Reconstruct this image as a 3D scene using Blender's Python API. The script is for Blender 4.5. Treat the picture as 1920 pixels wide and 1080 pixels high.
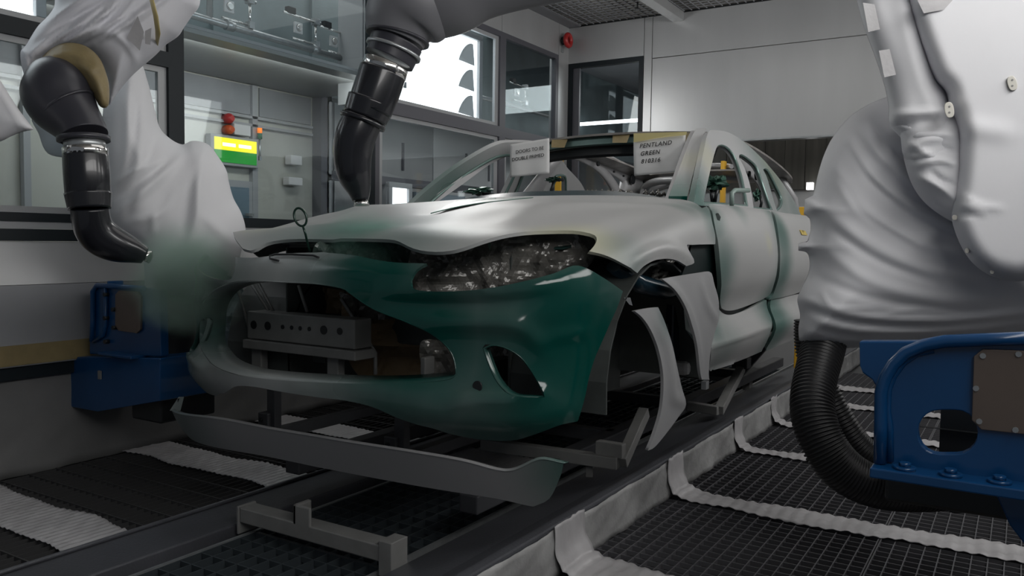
import bpy, bmesh, math, random
import numpy as np
from mathutils import Vector, Matrix
from mathutils.bvhtree import BVHTree
from mathutils.geometry import delaunay_2d_cdt
random.seed(7)
sc = bpy.context.scene
for o in list(bpy.data.objects): bpy.data.objects.remove(o)
C = sc.collection

# ------------------------------------------------------------------ camera (x = across the booth, y = along the conveyor)
FPX = 1548.06
YAW, PIT, ROLL = math.radians(-31.7775), math.radians(-3.246), math.radians(0.8014)
FW = np.array([math.sin(YAW)*math.cos(PIT), math.cos(YAW)*math.cos(PIT), math.sin(PIT)])
_r = np.array([math.cos(YAW), -math.sin(YAW), 0.0]); _u = np.cross(_r, FW)
RT = math.cos(ROLL)*_r + math.sin(ROLL)*_u
UP = -math.sin(ROLL)*_r + math.cos(ROLL)*_u
CAM = np.array([0, 0, 1.1])
cd = bpy.data.cameras.new('camera'); cam = bpy.data.objects.new('camera', cd); C.objects.link(cam)
cd.sensor_width = 36; cd.lens = FPX/1920*36; cd.clip_start = 0.05; cd.clip_end = 100
M = Matrix.Identity(4)
for i in range(3):
    M[i][0], M[i][1], M[i][2], M[i][3] = RT[i], UP[i], -FW[i], CAM[i]
cam.matrix_world = M
sc.camera = cam
# ------------------------------------------------------------------ exposure, world, lamps
vs = sc.view_settings
vs.view_transform = 'Standard'; vs.look = 'None'; vs.gamma = 1; vs.use_curve_mapping = False
vs.exposure = 0.0
w = bpy.data.worlds.new('world'); sc.world = w; w.use_nodes = True
w.node_tree.nodes['Background'].inputs[0].default_value = (0.80, 0.86, 0.95, 1)
w.node_tree.nodes['Background'].inputs[1].default_value = 0.12
def area(name, loc, rot, sx, sy, power, col=(1, 0.98, 0.95), spread=180):
    l = bpy.data.lights.new(name, 'AREA'); l.shape = 'RECTANGLE'; l.size = sx; l.size_y = sy
    l.energy = power; l.color = col; l.spread = math.radians(spread)
    o = bpy.data.objects.new(name, l); C.objects.link(o); o.location = loc; o.rotation_euler = rot
    return o
PI = math.pi
area('booth_light', (0.88, 1.5, 2.45), (0, math.radians(78), 0), 0.7, 4.5, 36)         # right wall light boxes, facing the car
area('booth_light', (0.88, 5.4, 2.45), (0, math.radians(72), 0), 0.7, 2.8, 24)
area('ceiling_light', (-2.1, 3.8, 3.1), (0, 0, 0), 1.6, 3.6, 14)
area('booth_light', (-3.84, 5.4, 2.45), (0, math.radians(-80), 0), 0.6, 1.2, 16)
area('aisle_light', (-4.45, 3.6, 3.5), (0, 0, 0), 0.5, 8.0, 45, (1, 0.98, 0.94)); area('aisle_light', (-4.15, 3.6, 2.2), (0, math.radians(55), 0), 0.12, 7.0, 24, (1, 0.98, 0.92)); area('aisle_light', (-5.9, 7.0, 3.4), (0, 0, 0), 0.5, 4.0, 45)
area('far_booth_light', (-2.0, 9.2, 2.9), (0, 0, 0), 2.5, 1.6, 80)

# ------------------------------------------------------------------ helpers
def ray(px, py): return FW + RT*((px-960)/FPX) - UP*((py-540)/FPX)
def P(px, py, **k):                                   # the point seen at a pixel, on the plane x=, y= or z=
    d = ray(px, py); (a, v), = k.items(); i = 'xyz'.index(a)
    return CAM + d*((v-CAM[i])/d[i])
def W(px, py, D): return CAM + ray(px, py)*D          # ... at distance D
def proj(p):
    q = np.array(p, float)-CAM; z = q @ FW
    return 960+FPX*(q @ RT)/z, 540-FPX*(q @ UP)/z

def link(name, me, mat, parent=None, smooth=False):
    o = bpy.data.objects.new(name, me); C.objects.link(o)
    if mat is not None: me.materials.append(mat)
    if parent is not None: o.parent = parent
    if smooth: me.shade_smooth()
    return o
def tag(o, label=None, cat=None, group=None, kind=None):
    if label: o['label'] = label
    if cat: o['category'] = cat
    if group: o['group'] = group
    if kind: o['kind'] = kind
    return o
def thing(name, loc, label, cat, group=None):
    o = bpy.data.objects.new(name, None); C.objects.link(o); o.location = [float(a) for a in loc]; o.empty_display_size = .1
    bpy.context.view_layer.update()
    return tag(o, label, cat, group)
def own(o, parent):                                    # parent without moving
    o.parent = parent
    o.matrix_parent_inverse = Matrix.Translation(-Vector(parent.location)) if parent.type == 'EMPTY' else Matrix.Identity(4)
    return o
class MB:
    """collects shapes, links them as one mesh object"""
    def __init__(s): s.v = []; s.f = []; s.sm = []
    def add(s, v, f, smooth=False):
        n = len(s.v); s.v += [tuple(map(float, p)) for p in v]; s.f += [tuple(i+n for i in q) for q in f]; s.sm += [smooth]*len(f); return s
    def box(s, a, b):
        x0, y0, z0 = a; x1, y1, z1 = b
        x0, x1 = min(x0, x1), max(x0, x1); y0, y1 = min(y0, y1), max(y0, y1); z0, z1 = min(z0, z1), max(z0, z1)
        return s.add([(x0,y0,z0),(x1,y0,z0),(x1,y1,z0),(x0,y1,z0),(x0,y0,z1),(x1,y0,z1),(x1,y1,z1),(x0,y1,z1)],
                     [(0,3,2,1),(4,5,6,7),(0,1,5,4),(1,2,6,5),(2,3,7,6),(3,0,4,7)])
    def bar(s, a, b, w, h, up=(0, 0, 1)):              # a rectangular bar from a to b
        a = np.array(a, float); b = np.array(b, float); d = b-a; d /= np.linalg.norm(d)
        r = np.cross(d, up); n = np.linalg.norm(r)
        if n < 1e-3: r = np.cross(d, (1, 0, 0)); n = np.linalg.norm(r)
        r /= n; u = np.cross(r, d)
        c = [(-1,-1),(1,-1),(1,1),(-1,1)]
        v = [p + r*(i*w/2) + u*(j*h/2) for p in (a, b) for i, j in c]
        return s.add(v, [(3,2,1,0),(4,5,6,7),(0,1,5,4),(1,2,6,5),(2,3,7,6),(3,0,4,7)])
    def tube(s, pts, rad, n=12, cap=True, smooth=True, ell=1.0, upv=None):
        pts = [np.array(p, float) for p in pts]
        if not hasattr(rad, '__len__'): rad = [rad]*len(pts)
        v = []; prev = None
        for i, p in enumerate(pts):
            d = pts[min(i+1, len(pts)-1)] - pts[max(i-1, 0)]; d /= (np.linalg.norm(d)+1e-9)
            if prev is None:
                up = np.array(upv if upv is not None else ((0,0,1) if abs(d[2]) < .9 else (0,1,0)), float)
                r = np.cross(d, up)
            else: r = prev - d*(prev @ d)
            r /= (np.linalg.norm(r)+1e-9); prev = r; u = np.cross(r, d)
            for k in range(n):
                a = 2*PI*k/n; v.append(p + r*math.cos(a)*rad[i] + u*math.sin(a)*rad[i]*ell)
        f = []
        for i in range(len(pts)-1):
            for k in range(n):
                f.append((i*n+k, i*n+(k+1)%n, (i+1)*n+(k+1)%n, (i+1)*n+k))
        s.add(v, f, smooth)
        if cap:
            m = len(s.v)-len(v)
            s.f.append(tuple(m+k for k in reversed(range(n)))); s.sm.append(False)
            s.f.append(tuple(m+(len(pts)-1)*n+k for k in range(n))); s.sm.append(False)
        return s
    def cyl(s, a, b, r, n=16, r2=None): return s.tube([a, b], [r, r if r2 is None else r2], n)
    def build(s, name, mat, parent=None):
        me = bpy.data.meshes.new(name); me.from_pydata(s.v, [], s.f)
        me.polygons.foreach_set('use_smooth', s.sm); me.validate(); me.update()
        o = bpy.data.objects.new(name, me); C.objects.link(o); me.materials.append(mat)
        bm = bmesh.new(); bm.from_mesh(me); bmesh.ops.recalc_face_normals(bm, faces=bm.faces); bm.to_mesh(me); bm.free()
        if parent is not None: own(o, parent) if parent.type == 'EMPTY' else setattr(o, 'parent', parent)
        return o

def bevel(o, w=.004, seg=2):
    m = o.modifiers.new('b', 'BEVEL'); m.width = w; m.segments = seg; m.limit_method = 'ANGLE'; m.angle_limit = math.radians(40)
    return o

def crom(pts, closed=True, step=8.0):
    """Catmull-Rom through points; a third element 1 marks a sharp corner; resampled to step"""
    P_ = [(p[0], p[1], len(p) > 2 and p[2]) for p in pts]; n = len(P_)
    out = []
    segs = n if closed else n-1
    for i in range(segs):
        p1, p2 = P_[i], P_[(i+1) % n]
        p0 = P_[(i-1) % n] if (closed or i > 0) and not p1[2] else (2*p1[0]-p2[0], 2*p1[1]-p2[1])
        p3 = P_[(i+2) % n] if (closed or i < n-2) and not p2[2] else (2*p2[0]-p1[0], 2*p2[1]-p1[1])
        L = math.hypot(p2[0]-p1[0], p2[1]-p1[1]); k = max(1, int(round(L/step)))
        for j in range(k):
            t = j/k; t2 = t*t; t3 = t2*t
            out.append(tuple(.5*(2*p1[a]+(p2[a]-p0[a])*t+(2*p0[a]-5*p1[a]+4*p2[a]-p3[a])*t2+(3*p1[a]-p0[a]-3*p2[a]+p3[a])*t3) for a in (0, 1)))
    if not closed: out.append(P_[-1][:2])
    return np.array(out)
def inpoly(q, poly):
    x, y = q[:, 0][:, None], q[:, 1][:, None]
    x1, y1 = poly[:, 0], poly[:, 1]; x2, y2 = np.roll(x1, -1), np.roll(y1, -1)
    c = ((y1 > y) != (y2 > y)) & (x < (x2-x1)*(y-y1)/(y2-y1+1e-12)+x1)
    return c.sum(1) % 2 == 1
def segdist(q, poly, closed=True):
    a = poly; b = np.roll(poly, -1, 0)
    if not closed: a, b = a[:-1], b[:-1]
    d = np.full(len(q), 1e9); bt = np.zeros(len(q))
    for i in range(len(a)):
        e = b[i]-a[i]; L = e @ e+1e-12; t = np.clip(((q-a[i]) @ e)/L, 0, 1)
        r = np.hypot(*(q-(a[i]+t[:, None]*e)).T); m = r < d; d[m] = r[m]; bt[m] = (i+t[m])/len(a)
    return d, bt
def fill(outline, holes, step, rings=()):
    """triangulate an outline with holes, boundary loops first; -> pts, tris, loops"""
    loops = []; pts = []; edges = []
    for L in [outline]+list(holes):
        n0 = len(pts); pts += [tuple(p) for p in L]; m = len(L)
        edges += [(n0+i, n0+(i+1) % m) for i in range(m)]; loops.append(list(range(n0, n0+m)))
    o = np.array(outline); lo, hi = o.min(0), o.max(0)
    gx = np.arange(lo[0], hi[0], step); gy = np.arange(lo[1], hi[1], step*.866)
    g = np.array([(x+(j % 2)*step/2, y) for j, y in enumerate(gy) for x in gx])
    rg = []
    for L in [outline] if len(rings) else []:
        L = np.array(L); tn = np.roll(L, -1, 0)-np.roll(L, 1, 0); tn /= (np.linalg.norm(tn, axis=1)[:, None]+1e-9); nr = np.stack([-tn[:, 1], tn[:, 0]], 1)
        A = (L[:, 0]*np.roll(L[:, 1], -1)-np.roll(L[:, 0], -1)*L[:, 1]).sum(); nr = nr if A > 0 else -nr
        for q_ in rings:
            c_ = L+nr*q_; c_ = c_[inpoly(c_, o)]; dd_, _ = segdist(c_, o); rg.append(c_[dd_ > q_*.85])
    if len(g):
        k = inpoly(g, o)
        for h in holes: k &= ~inpoly(g, np.array(h))
        g = g[k]
        if len(g):
            for L in [outline]+list(holes):
                d, _ = segdist(g, np.array(L)); g = g[d > max(step*.55, (max(rings)+step*.4) if len(rings) else 0)]
                if not len(g): break
    for r_ in rg: pts += [tuple(p) for p in r_]
    pts += [tuple(p) for p in g]
    vo, eo, fo, ov, oe, of = delaunay_2d_cdt([Vector((float(a), float(b))) for a, b in pts], edges, [], 0, 1e-7)
    V = np.array([(v[0], v[1]) for v in vo]); T = np.array([tuple(f) for f in fo if len(f) == 3])
    c = V[T].mean(1); k = inpoly(c, o)
    for h in holes: k &= ~inpoly(c, np.array(h))
    T = T[k]
    back = {}
    for i, l in enumerate(ov):
        for j in l: back[j] = i
    loops = [[back[i] for i in L if i in back] for L in loops]
    return V, T, loops
def shell(name, front, back, T, loops, mat, parent=None, rimsmooth=False):
    """closed body from a front and a back sheet with the same triangulation"""
    n = len(front); v = list(map(tuple, front))+list(map(tuple, back))
    f = [tuple(t) for t in T]+[tuple(n+i for i in reversed(tuple(t))) for t in T]; sm = [True]*len(f)
    for L in loops:
        m = len(L); b = len(v)
        if rimsmooth:
            for i in range(m): f.append((L[i], L[(i+1) % m], n+L[(i+1) % m], n+L[i])); sm.append(True)
        else:
            v += [tuple(front[i]) for i in L]+[tuple(back[i]) for i in L]
            for i in range(m): f.append((b+i, b+(i+1) % m, b+m+(i+1) % m, b+m+i)); sm.append(True)
    me = bpy.data.meshes.new(name); me.from_pydata([tuple(map(float, p)) for p in v], [], [tuple(int(i) for i in q) for q in f])
    me.polygons.foreach_set('use_smooth', sm); me.update(); me.materials.append(mat)
    o = bpy.data.objects.new(name, me); C.objects.link(o)
    if parent is not None: own(o, parent) if parent.type == 'EMPTY' else setattr(o, 'parent', parent)
    return o
def inflate(name, outline, D, T_, R_, mat, parent=None, step=9, holes=(), strokes=(), back=.6, sm=True, base=0.0, lump=0.0):
    """a soft body with a given outline: thickest T_ metres, rounding off over R_ pixels; D(px,py) = distance from the camera
       strokes = [(points, amp m, width px)] raise or press folds into the cloth"""
    Df = D if callable(D) else (lambda x, y: D+0*x)
    out = crom(outline, step=step) if sm else np.array([p[:2] for p in outline])
    hs = [crom(h, step=step) for h in holes]
    V, T, loops = fill(out, hs, step, (.8, 3.0))
    d, _ = segdist(V, out)
    for h in hs: d = np.minimum(d, segdist(V, h)[0])
    e = np.clip(d/R_, 0, 1); t = T_*np.sqrt(np.clip(1-(1-e)**2, 0, 1)); tf = t.copy()+base
    edge = np.clip(d/(R_*.25), 0, 1)
    for st in strokes:
        pl, amp, wd = st[:3]
        dd, tt = segdist(V, crom(pl, closed=False, step=12), closed=False)
        tf += amp*np.exp(-(dd/wd)**2)*np.sin(PI*np.clip(tt*.96+.02, 0, 1))**.5*edge
    if lump:
        tf += lump*edge*(np.sin(V[:, 0]/37+V[:, 1]/61)*np.sin(V[:, 1]/43-V[:, 0]/90))
    dist = Df(V[:, 0], V[:, 1])
    rays = FW[None]+RT[None]*((V[:, 0]-960)/FPX)[:, None]-UP[None]*((V[:, 1]-540)/FPX)[:, None]
    fr = CAM+rays*(dist-tf)[:, None]; bk = CAM+rays*(dist+t*back+.002)[:, None]
    T2 = T
    a, b, c = V[T[0]]
    if (b[0]-a[0])*(c[1]-a[1])-(b[1]-a[1])*(c[0]-a[0]) > 0: T2 = T[:, ::-1]
    return shell(name, fr, bk, T2, loops, mat, parent, rimsmooth=True)

class Spl:                                             # natural cubic spline, vector valued
    def __init__(s, x, y):
        s.x = np.array(x, float); s.y = np.array(y, float); n = len(x); h = np.diff(s.x)
        A = np.eye(n); B = np.zeros(s.y.shape)
        for i in range(1, n-1):
            A[i, i-1] = h[i-1]; A[i, i] = 2*(h[i-1]+h[i]); A[i, i+1] = h[i]
            B[i] = 6*((s.y[i+1]-s.y[i])/h[i]-(s.y[i]-s.y[i-1])/h[i-1])
        s.m = np.linalg.solve(A, B.reshape(n, -1)).reshape(s.y.shape)
    def __call__(s, q):
        q = np.clip(np.asarray(q, float), s.x[0], s.x[-1]); i = np.clip(np.searchsorted(s.x, q)-1, 0, len(s.x)-2)
        h = s.x[i+1]-s.x[i]; a = (s.x[i+1]-q)/h; b = 1-a
        ex = (slice(None),)+(None,)*(s.y.ndim-1) if q.ndim else ()
        if q.ndim: a, b, h = a[ex], b[ex], h[ex]
        return a*s.y[i]+b*s.y[i+1]+((a**3-a)*s.m[i]+(b**3-b)*s.m[i+1])*h*h/6
class Surf:
    """a parametric surface that pixels can be cast on"""
    def __init__(s, fn, u0, u1, v0, v1, nu=120, nv=60, flip=False):
        s.fn = fn; s.flip = flip
        U, V = np.meshgrid(np.linspace(u0, u1, nu), np.linspace(v0, v1, nv), indexing='ij')
        s.uv = np.stack([U.ravel(), V.ravel()], 1); s.p = fn(s.uv)
        idx = np.arange(nu*nv).reshape(nu, nv)
        q = np.stack([idx[:-1, :-1].ravel(), idx[1:, :-1].ravel(), idx[1:, 1:].ravel(), idx[:-1, 1:].ravel()], 1)
        s.t = np.concatenate([q[:, [0, 1, 2]], q[:, [0, 2, 3]]])
        s.bvh = BVHTree.FromPolygons([tuple(map(float, p)) for p in s.p], [tuple(map(int, t)) for t in s.t])
    def cast(s, px, py):
        d = ray(px, py); h = s.bvh.ray_cast(Vector(CAM), Vector(d).normalized())
        if h[0] is None:                               # just past the silhouette: nearest point
            best = None
            for D in np.linspace(1.8, 7, 60):
                n = s.bvh.find_nearest(Vector(CAM+d*D))
                if best is None or n[3] < best[0]: best = (n[3], n)
            h = best[1]
        loc, no, i, _ = h
        a, b, c = (s.p[k] for k in s.t[i]); q = np.array(loc)
        A = np.stack([a-c, b-c], 1); w_, *_ = np.linalg.lstsq(A, q-c, rcond=None)
        w3 = np.array([w_[0], w_[1], 1-w_.sum()])
        return tuple(w3 @ s.uv[s.t[i]])
    def path(s, pts): return [s.cast(p[0], p[1])+tuple(p[2:3]) for p in pts]
def trim(name, S, outline, mat, parent=None, holes=(), step=.03, thick=.008, strokes=(), off=0.0, metric=(1, 1), smooth=True, flange=0.0, disp=None):
    """cut a panel with an outline (in surface coordinates) out of a surface, give it thickness"""
    mt = np.array(metric, float)
    sc_ = lambda L: [(p[0]*mt[0], p[1]*mt[1])+tuple(p[2:3]) for p in L]
    out = crom(sc_(outline), step=step) if smooth else np.array([p[:2] for p in sc_(outline)])
    hs = [crom(sc_(h), step=step) for h in holes]
    V, T, loops = fill(out, hs, step)
    uv = V/mt; e = 1e-3
    p = S.fn(uv); pu = S.fn(uv+[e, 0])-p; pv = S.fn(uv+[0, e])-p
    n = np.cross(pu, pv); n /= (np.linalg.norm(n, axis=1)[:, None]+1e-12)
    if ((CAM-p)*n).sum() < 0: n = -n
    if S.flip: n = -n
    h = np.zeros(len(p))+off
    for st in strokes:
        pl = crom(sc_(st[0]), closed=False, step=step); dd, tt = segdist(V, pl, closed=False)
        h += st[1]*np.exp(-(dd/st[2])**2)*np.sin(PI*np.clip(tt*.96+.02, 0, 1))**.4
    if disp is not None: h += disp(uv, p)
    fr = p+n*h[:, None]; bk = fr-n*thick
    if flange:                                         # a return edge turned inwards all round
        b = np.zeros(len(p)); 
        for L in loops: b[L] = flange
        bk = bk-n*b[:, None]*0
    if len(T):
        a, b_, c = fr[T[0]]
        if np.cross(b_-a, c-a) @ n[T[0][0]] < 0: T = T[:, ::-1]
    return shell(name, fr, bk, T, loops, mat, parent)

# ------------------------------------------------------------------ materials
def nmat(name):
    m = bpy.data.materials.new(name); m.use_nodes = True; nt = m.node_tree
    return m, nt, nt.nodes['Principled BSDF']
def simple(name, col, rough=.5, metal=0.0, spec=.5, noise=0.0, nscale=8.0, bump=0.0, bscale=40.0, stretch=(1, 1, 1), coat=0.0):
    m, nt, b = nmat(name)
    b.inputs['Base Color'].default_value = (*col, 1); b.inputs['Roughness'].default_value = rough
    b.inputs['Metallic'].default_value = metal; b.inputs['Specular IOR Level'].default_value = spec
    b.inputs['Coat Weight'].default_value = coat
    if noise or bump:
        tc = nt.nodes.new('ShaderNodeTexCoord'); mp = nt.nodes.new('ShaderNodeMapping'); mp.inputs['Scale'].default_value = stretch
        nt.links.new(tc.outputs['Object'], mp.inputs[0])
    if noise:
        t = nt.nodes.new('ShaderNodeTexNoise'); t.inputs['Scale'].default_value = nscale; t.inputs['Detail'].default_value = 6
        nt.links.new(mp.outputs[0], t.inputs['Vector'])
        r = nt.nodes.new('ShaderNodeMapRange'); r.inputs['From Min'].default_value = .3; r.inputs['From Max'].default_value = .7
        r.inputs['To Min'].default_value = 1-noise; r.inputs['To Max'].default_value = 1+noise
        nt.links.new(t.outputs['Fac'], r.inputs['Value'])
        mx = nt.nodes.new('ShaderNodeVectorMath'); mx.operation = 'SCALE'; mx.inputs[0].default_value = col
        nt.links.new(r.outputs[0], mx.inputs['Scale']); nt.links.new(mx.outputs[0], b.inputs['Base Color'])
    if bump:
        t = nt.nodes.new('ShaderNodeTexNoise'); t.inputs['Scale'].default_value = bscale; t.inputs['Detail'].default_value = 5
        nt.links.new(mp.outputs[0], t.inputs['Vector'])
        bp = nt.nodes.new('ShaderNodeBump'); bp.inputs['Strength'].default_value = bump; bp.inputs['Distance'].default_value = .01
        nt.links.new(t.outputs['Fac'], bp.inputs['Height']); nt.links.new(bp.outputs[0], b.inputs['Normal'])
    return m
def emit(name, col, s):
    m, nt, b = nmat(name); b.inputs['Base Color'].default_value = (*col, 1)
    b.inputs['Emission Color'].default_value = (*col, 1); b.inputs['Emission Strength'].default_value = s
    return m
def paint(name, base, spots, green=(.004, .085, .065), rough=(.42, .14), yellow=()):
    """primer with blown-in green overspray: spots = [(centre, radius, amount)] in the place itself"""
    m, nt, b = nmat(name); N = nt.nodes; L = nt.links
    tc = N.new('ShaderNodeTexCoord'); ns = N.new('ShaderNodeTexNoise'); ns.inputs['Scale'].default_value = 2.6; ns.inputs['Detail'].default_value = 3
    L.new(tc.outputs['Object'], ns.inputs['Vector'])
    def mask(sp):
        acc = None
        for c, r, a in sp:
            d = N.new('ShaderNodeVectorMath'); d.operation = 'DISTANCE'; d.inputs[1].default_value = [float(q) for q in c]; L.new(tc.outputs['Object'], d.inputs[0])
            ad = N.new('ShaderNodeMath'); ad.operation = 'MULTIPLY_ADD'; ad.inputs[1].default_value = r*.5; ad.inputs[2].default_value = -r*.25
            L.new(ns.outputs['Fac'], ad.inputs[0])
            s_ = N.new('ShaderNodeMath'); s_.operation = 'ADD'; L.new(d.outputs['Value'], s_.inputs[0]); L.new(ad.outputs[0], s_.inputs[1])
            mr = N.new('ShaderNodeMapRange'); mr.interpolation_type = 'SMOOTHSTEP'
            mr.inputs['From Min'].default_value = r; mr.inputs['From Max'].default_value = r*.12; mr.inputs['To Max'].default_value = a
            L.new(s_.outputs[0], mr.inputs['Value'])
            if acc is None: acc = mr.outputs[0]
            else:
                mx = N.new('ShaderNodeMath'); mx.operation = 'MAXIMUM'; L.new(acc, mx.inputs[0]); L.new(mr.outputs[0], mx.inputs[1]); acc = mx.outputs[0]
        return acc
    cur = None
    def mixc(fac, a, col):
        mx = N.new('ShaderNodeMix'); mx.data_type = 'RGBA'; L.new(fac, mx.inputs[0])
        if a is None: mx.inputs[6].default_value = (*base, 1)
        else: L.new(a, mx.inputs[6])
        mx.inputs[7].default_value = (*col, 1); return mx.outputs[2]
    if yellow: cur = mixc(mask(yellow), cur, (.52, .51, .28))
    if spots:
        g = mask(spots); cur = mixc(g, cur, green)
        mr = N.new('ShaderNodeMapRange'); mr.inputs['From Min'].default_value = .4; mr.inputs['To Min'].default_value = rough[0]; mr.inputs['To Max'].default_value = rough[1]
        L.new(g, mr.inputs['Value']); L.new(mr.outputs[0], b.inputs['Roughness'])
    else: b.inputs['Roughness'].default_value = rough[0]
    if cur is not None: L.new(cur, b.inputs['Base Color'])
    else: b.inputs['Base Color'].default_value = (*base, 1)
    b.inputs['Specular IOR Level'].default_value = .5
    return m
def glassmat(name, tint=(.86, .90, .92), refl=.10):
    m, nt, b = nmat(name); N = nt.nodes; L = nt.links; out = N['Material Output']
    tr = N.new('ShaderNodeBsdfTransparent'); tr.inputs[0].default_value = (*tint, 1)
    gl = N.new('ShaderNodeBsdfGlossy'); gl.inputs['Roughness'].default_value = .02; gl.inputs['Color'].default_value = (.9, .95, .95, 1)
    lw = N.new('ShaderNodeLayerWeight'); lw.inputs[0].default_value = .5
    pw = N.new('ShaderNodeMath'); pw.operation = 'POWER'; pw.inputs[1].default_value = 5; L.new(lw.outputs['Facing'], pw.inputs[0])
    fr = N.new('ShaderNodeMath'); fr.operation = 'MULTIPLY_ADD'; fr.inputs[1].default_value = .8; fr.inputs[2].default_value = .03; L.new(pw.outputs[0], fr.inputs[0])
    mx = N.new('ShaderNodeMixShader'); L.new(fr.outputs[0], mx.inputs[0]); L.new(tr.outputs[0], mx.inputs[1]); L.new(gl.outputs[0], mx.inputs[2])
    L.new(mx.outputs[0], out.inputs[0]); N.remove(b)
    return m
M_ = {}
M_['wall'] = simple('painted_steel_panel', (.47, .475, .48), .33, .35, noise=.05, nscale=1.2, stretch=(3, 3, .5))
M_['wallgrey'] = simple('grey_panel', (.27, .275, .29), .6, noise=.08, nscale=3)
M_['film'] = simple('white_masking_film', (.44, .43, .44), .42, noise=.12, nscale=7, bump=.5, bscale=14)
M_['filmwall'] = simple('wall_film', (.17, .17, .17), .5, noise=.14, nscale=2.5, bump=.6, bscale=5)
M_['dark'] = simple('dark_frame', (.010, .015, .019), .5, 0, .3)
M_['greyframe'] = simple('grey_frame', (.095, .095, .11), .4)
M_['lightframe'] = simple('light_frame', (.36, .37, .38), .4)
M_['glass'] = glassmat('window_glass')
M_['steel'] = simple('galvanised_steel', (.42, .44, .45), .32, .7, noise=.1, nscale=20)
M_['chrome'] = simple('polished_metal', (.75, .74, .72), .12, 1.0)
M_['grate'] = simple('dark_grating', (.12, .12, .13), .42, .2)
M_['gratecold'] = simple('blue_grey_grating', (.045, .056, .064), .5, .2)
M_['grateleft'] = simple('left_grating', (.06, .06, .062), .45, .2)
M_['pit'] = simple('pit_floor', (.016, .016, .017), .7, noise=.2, nscale=3)
M_['rail'] = simple('conveyor_rail', (.085, .088, .10), .38, .25, noise=.25, nscale=2.5, bump=.15, bscale=120)
M_['jig'] = simple('jig_steel', (.22, .22, .215), .5, .1, noise=.1, nscale=12)
M_['jigdark'] = simple('dark_jig_steel', (.06, .062, .068), .45, .2, noise=.15, nscale=10)
M_['drape'] = simple('robot_cover_cloth', (.72, .72, .745), .62, noise=.03, nscale=3, bump=.16, bscale=9)
M_['drapecool'] = simple('robot_cover_cloth_sleeve', (.60, .60, .64), .55, noise=.04, nscale=4, bump=.18, bscale=12)
M_['tape'] = simple('masking_tape', (.25, .195, .095), .5, noise=.15, nscale=9, bump=.4, bscale=22)
M_['black'] = simple('black_rubber', (.013, .014, .018), .26, noise=.1, nscale=6, coat=.3)
M_['blackmatt'] = simple('dark_grey_knuckle', (.038, .038, .048), .35, noise=.08, nscale=5)
M_['blackhose'] = simple('black_hose', (.009, .009, .010), .42)
M_['blue'] = simple('robot_blue', (.003, .055, .17), .28, noise=.08, nscale=5, coat=.3)
M_['brownplate'] = simple('bronze_cover_plate', (.17, .135, .115), .38, .35, noise=.1, nscale=6)
M_['paper'] = simple('paper', (.66, .66, .66), .7)
M_['ink'] = simple('ink', (.02, .02, .02), .7)
M_['yellow'] = simple('yellow_plastic', (.75, .42, .03), .45)
M_['kraft'] = simple('brown_masking_paper', (.22, .15, .08), .6, noise=.2, nscale=6, bump=.5, bscale=9)
M_['foil'] = simple('crinkled_film', (.13, .125, .115), .16, .15, noise=.35, nscale=10, bump=1.0, bscale=16)
M_['teal'] = simple('teal_steel', (.16, .20, .21), .4, .25, noise=.15, nscale=4)
M_['inner'] = simple('bare_body_grey', (.40, .40, .41), .35, .1, noise=.1, nscale=5)
M_['innerdark'] = simple('inner_dark', (.014, .016, .018), .4)

# ================================================================== THE BOOTH
XW, YB, ZC = -3.9, 7.293, 3.212                        # left wall, back wall, ceiling
def sbox(name, a, b, mat, parent=None, bv=0.0):
    o = MB().box(a, b).build(name, mat, parent)
    if parent is None: o['kind'] = 'structure'
    if bv: bevel(o, bv)
    return o
def part(name, mb, mat, parent, bv=0.0):
    o = mb.build(name, M_[mat] if isinstance(mat, str) else mat, parent)
    if bv: bevel(o, bv)
    return o
# ---- floor: pit under gratings
floor = sbox('floor', (-7.5, -1.0, -.60), (2.2, 12.5, -.50), M_['pit'])
def grating(x0, x1, y0, y1, px_, py_, mat, h=.03, t=.004, ztop=0.0, tr=None, rt=-.001):
    tr = tr or t
    b = MB()
    for x in np.arange(x0, x1+1e-6, px_): b.box((x-t/2, y0, ztop-h), (x+t/2, y1, ztop))
    for y in np.arange(y0+py_/2, y1, py_): b.box((x0, y-tr/2, ztop-h*.6), (x1, y+tr/2, ztop+rt))
    for x in (x0, x1): b.box((x-.004, y0, ztop-h), (x+.004, y1, ztop+.001))
    for y in (y0+.004, y1-.004): b.box((x0, y-.004, ztop-h), (x1, y+.004, ztop+.001))
    o = b.build('floor_grating', mat, floor); o['kind'] = 'stuff'; return o
for y0, y1 in ((1.3, 2.42), (2.42, 3.40), (3.40, 4.37), (4.37, 5.16), (5.16, 5.98), (5.98, 6.72), (6.72, 7.6)):
    for x0, x1 in ((-1.27, -.42), (-.415, .43), (.435, 1.2)):
        if x0 > 0 and y0 > 5: continue
        grating(x0, x1, y0, y1, .05, .05, M_['grate'])
for y0, y1 in ((.9, 1.70), (1.70, 2.61), (2.61, 3.45), (3.45, 4.4), (4.4, 5.4), (5.4, 7.2)):
    grating(-3.88, -2.71, y0, y1, .045, .125, M_['grateleft'], h=.022, t=.003, tr=.006, rt=.002)
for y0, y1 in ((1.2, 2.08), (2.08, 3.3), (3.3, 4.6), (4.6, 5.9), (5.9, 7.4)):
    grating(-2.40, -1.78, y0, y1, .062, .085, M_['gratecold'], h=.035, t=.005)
for x in (-2.406, -1.772):                              # light angle strips beside the centre gratings
    part('grating_edge', MB().box((x-.006, 1.0, -.03), (x+.006, 9, .006)), 'steel', floor)
b = MB().box((-7.5, -1, -.5), (-3.9, 12.5, 0)); part('outer_slab', b, 'wallgrey', floor)
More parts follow.
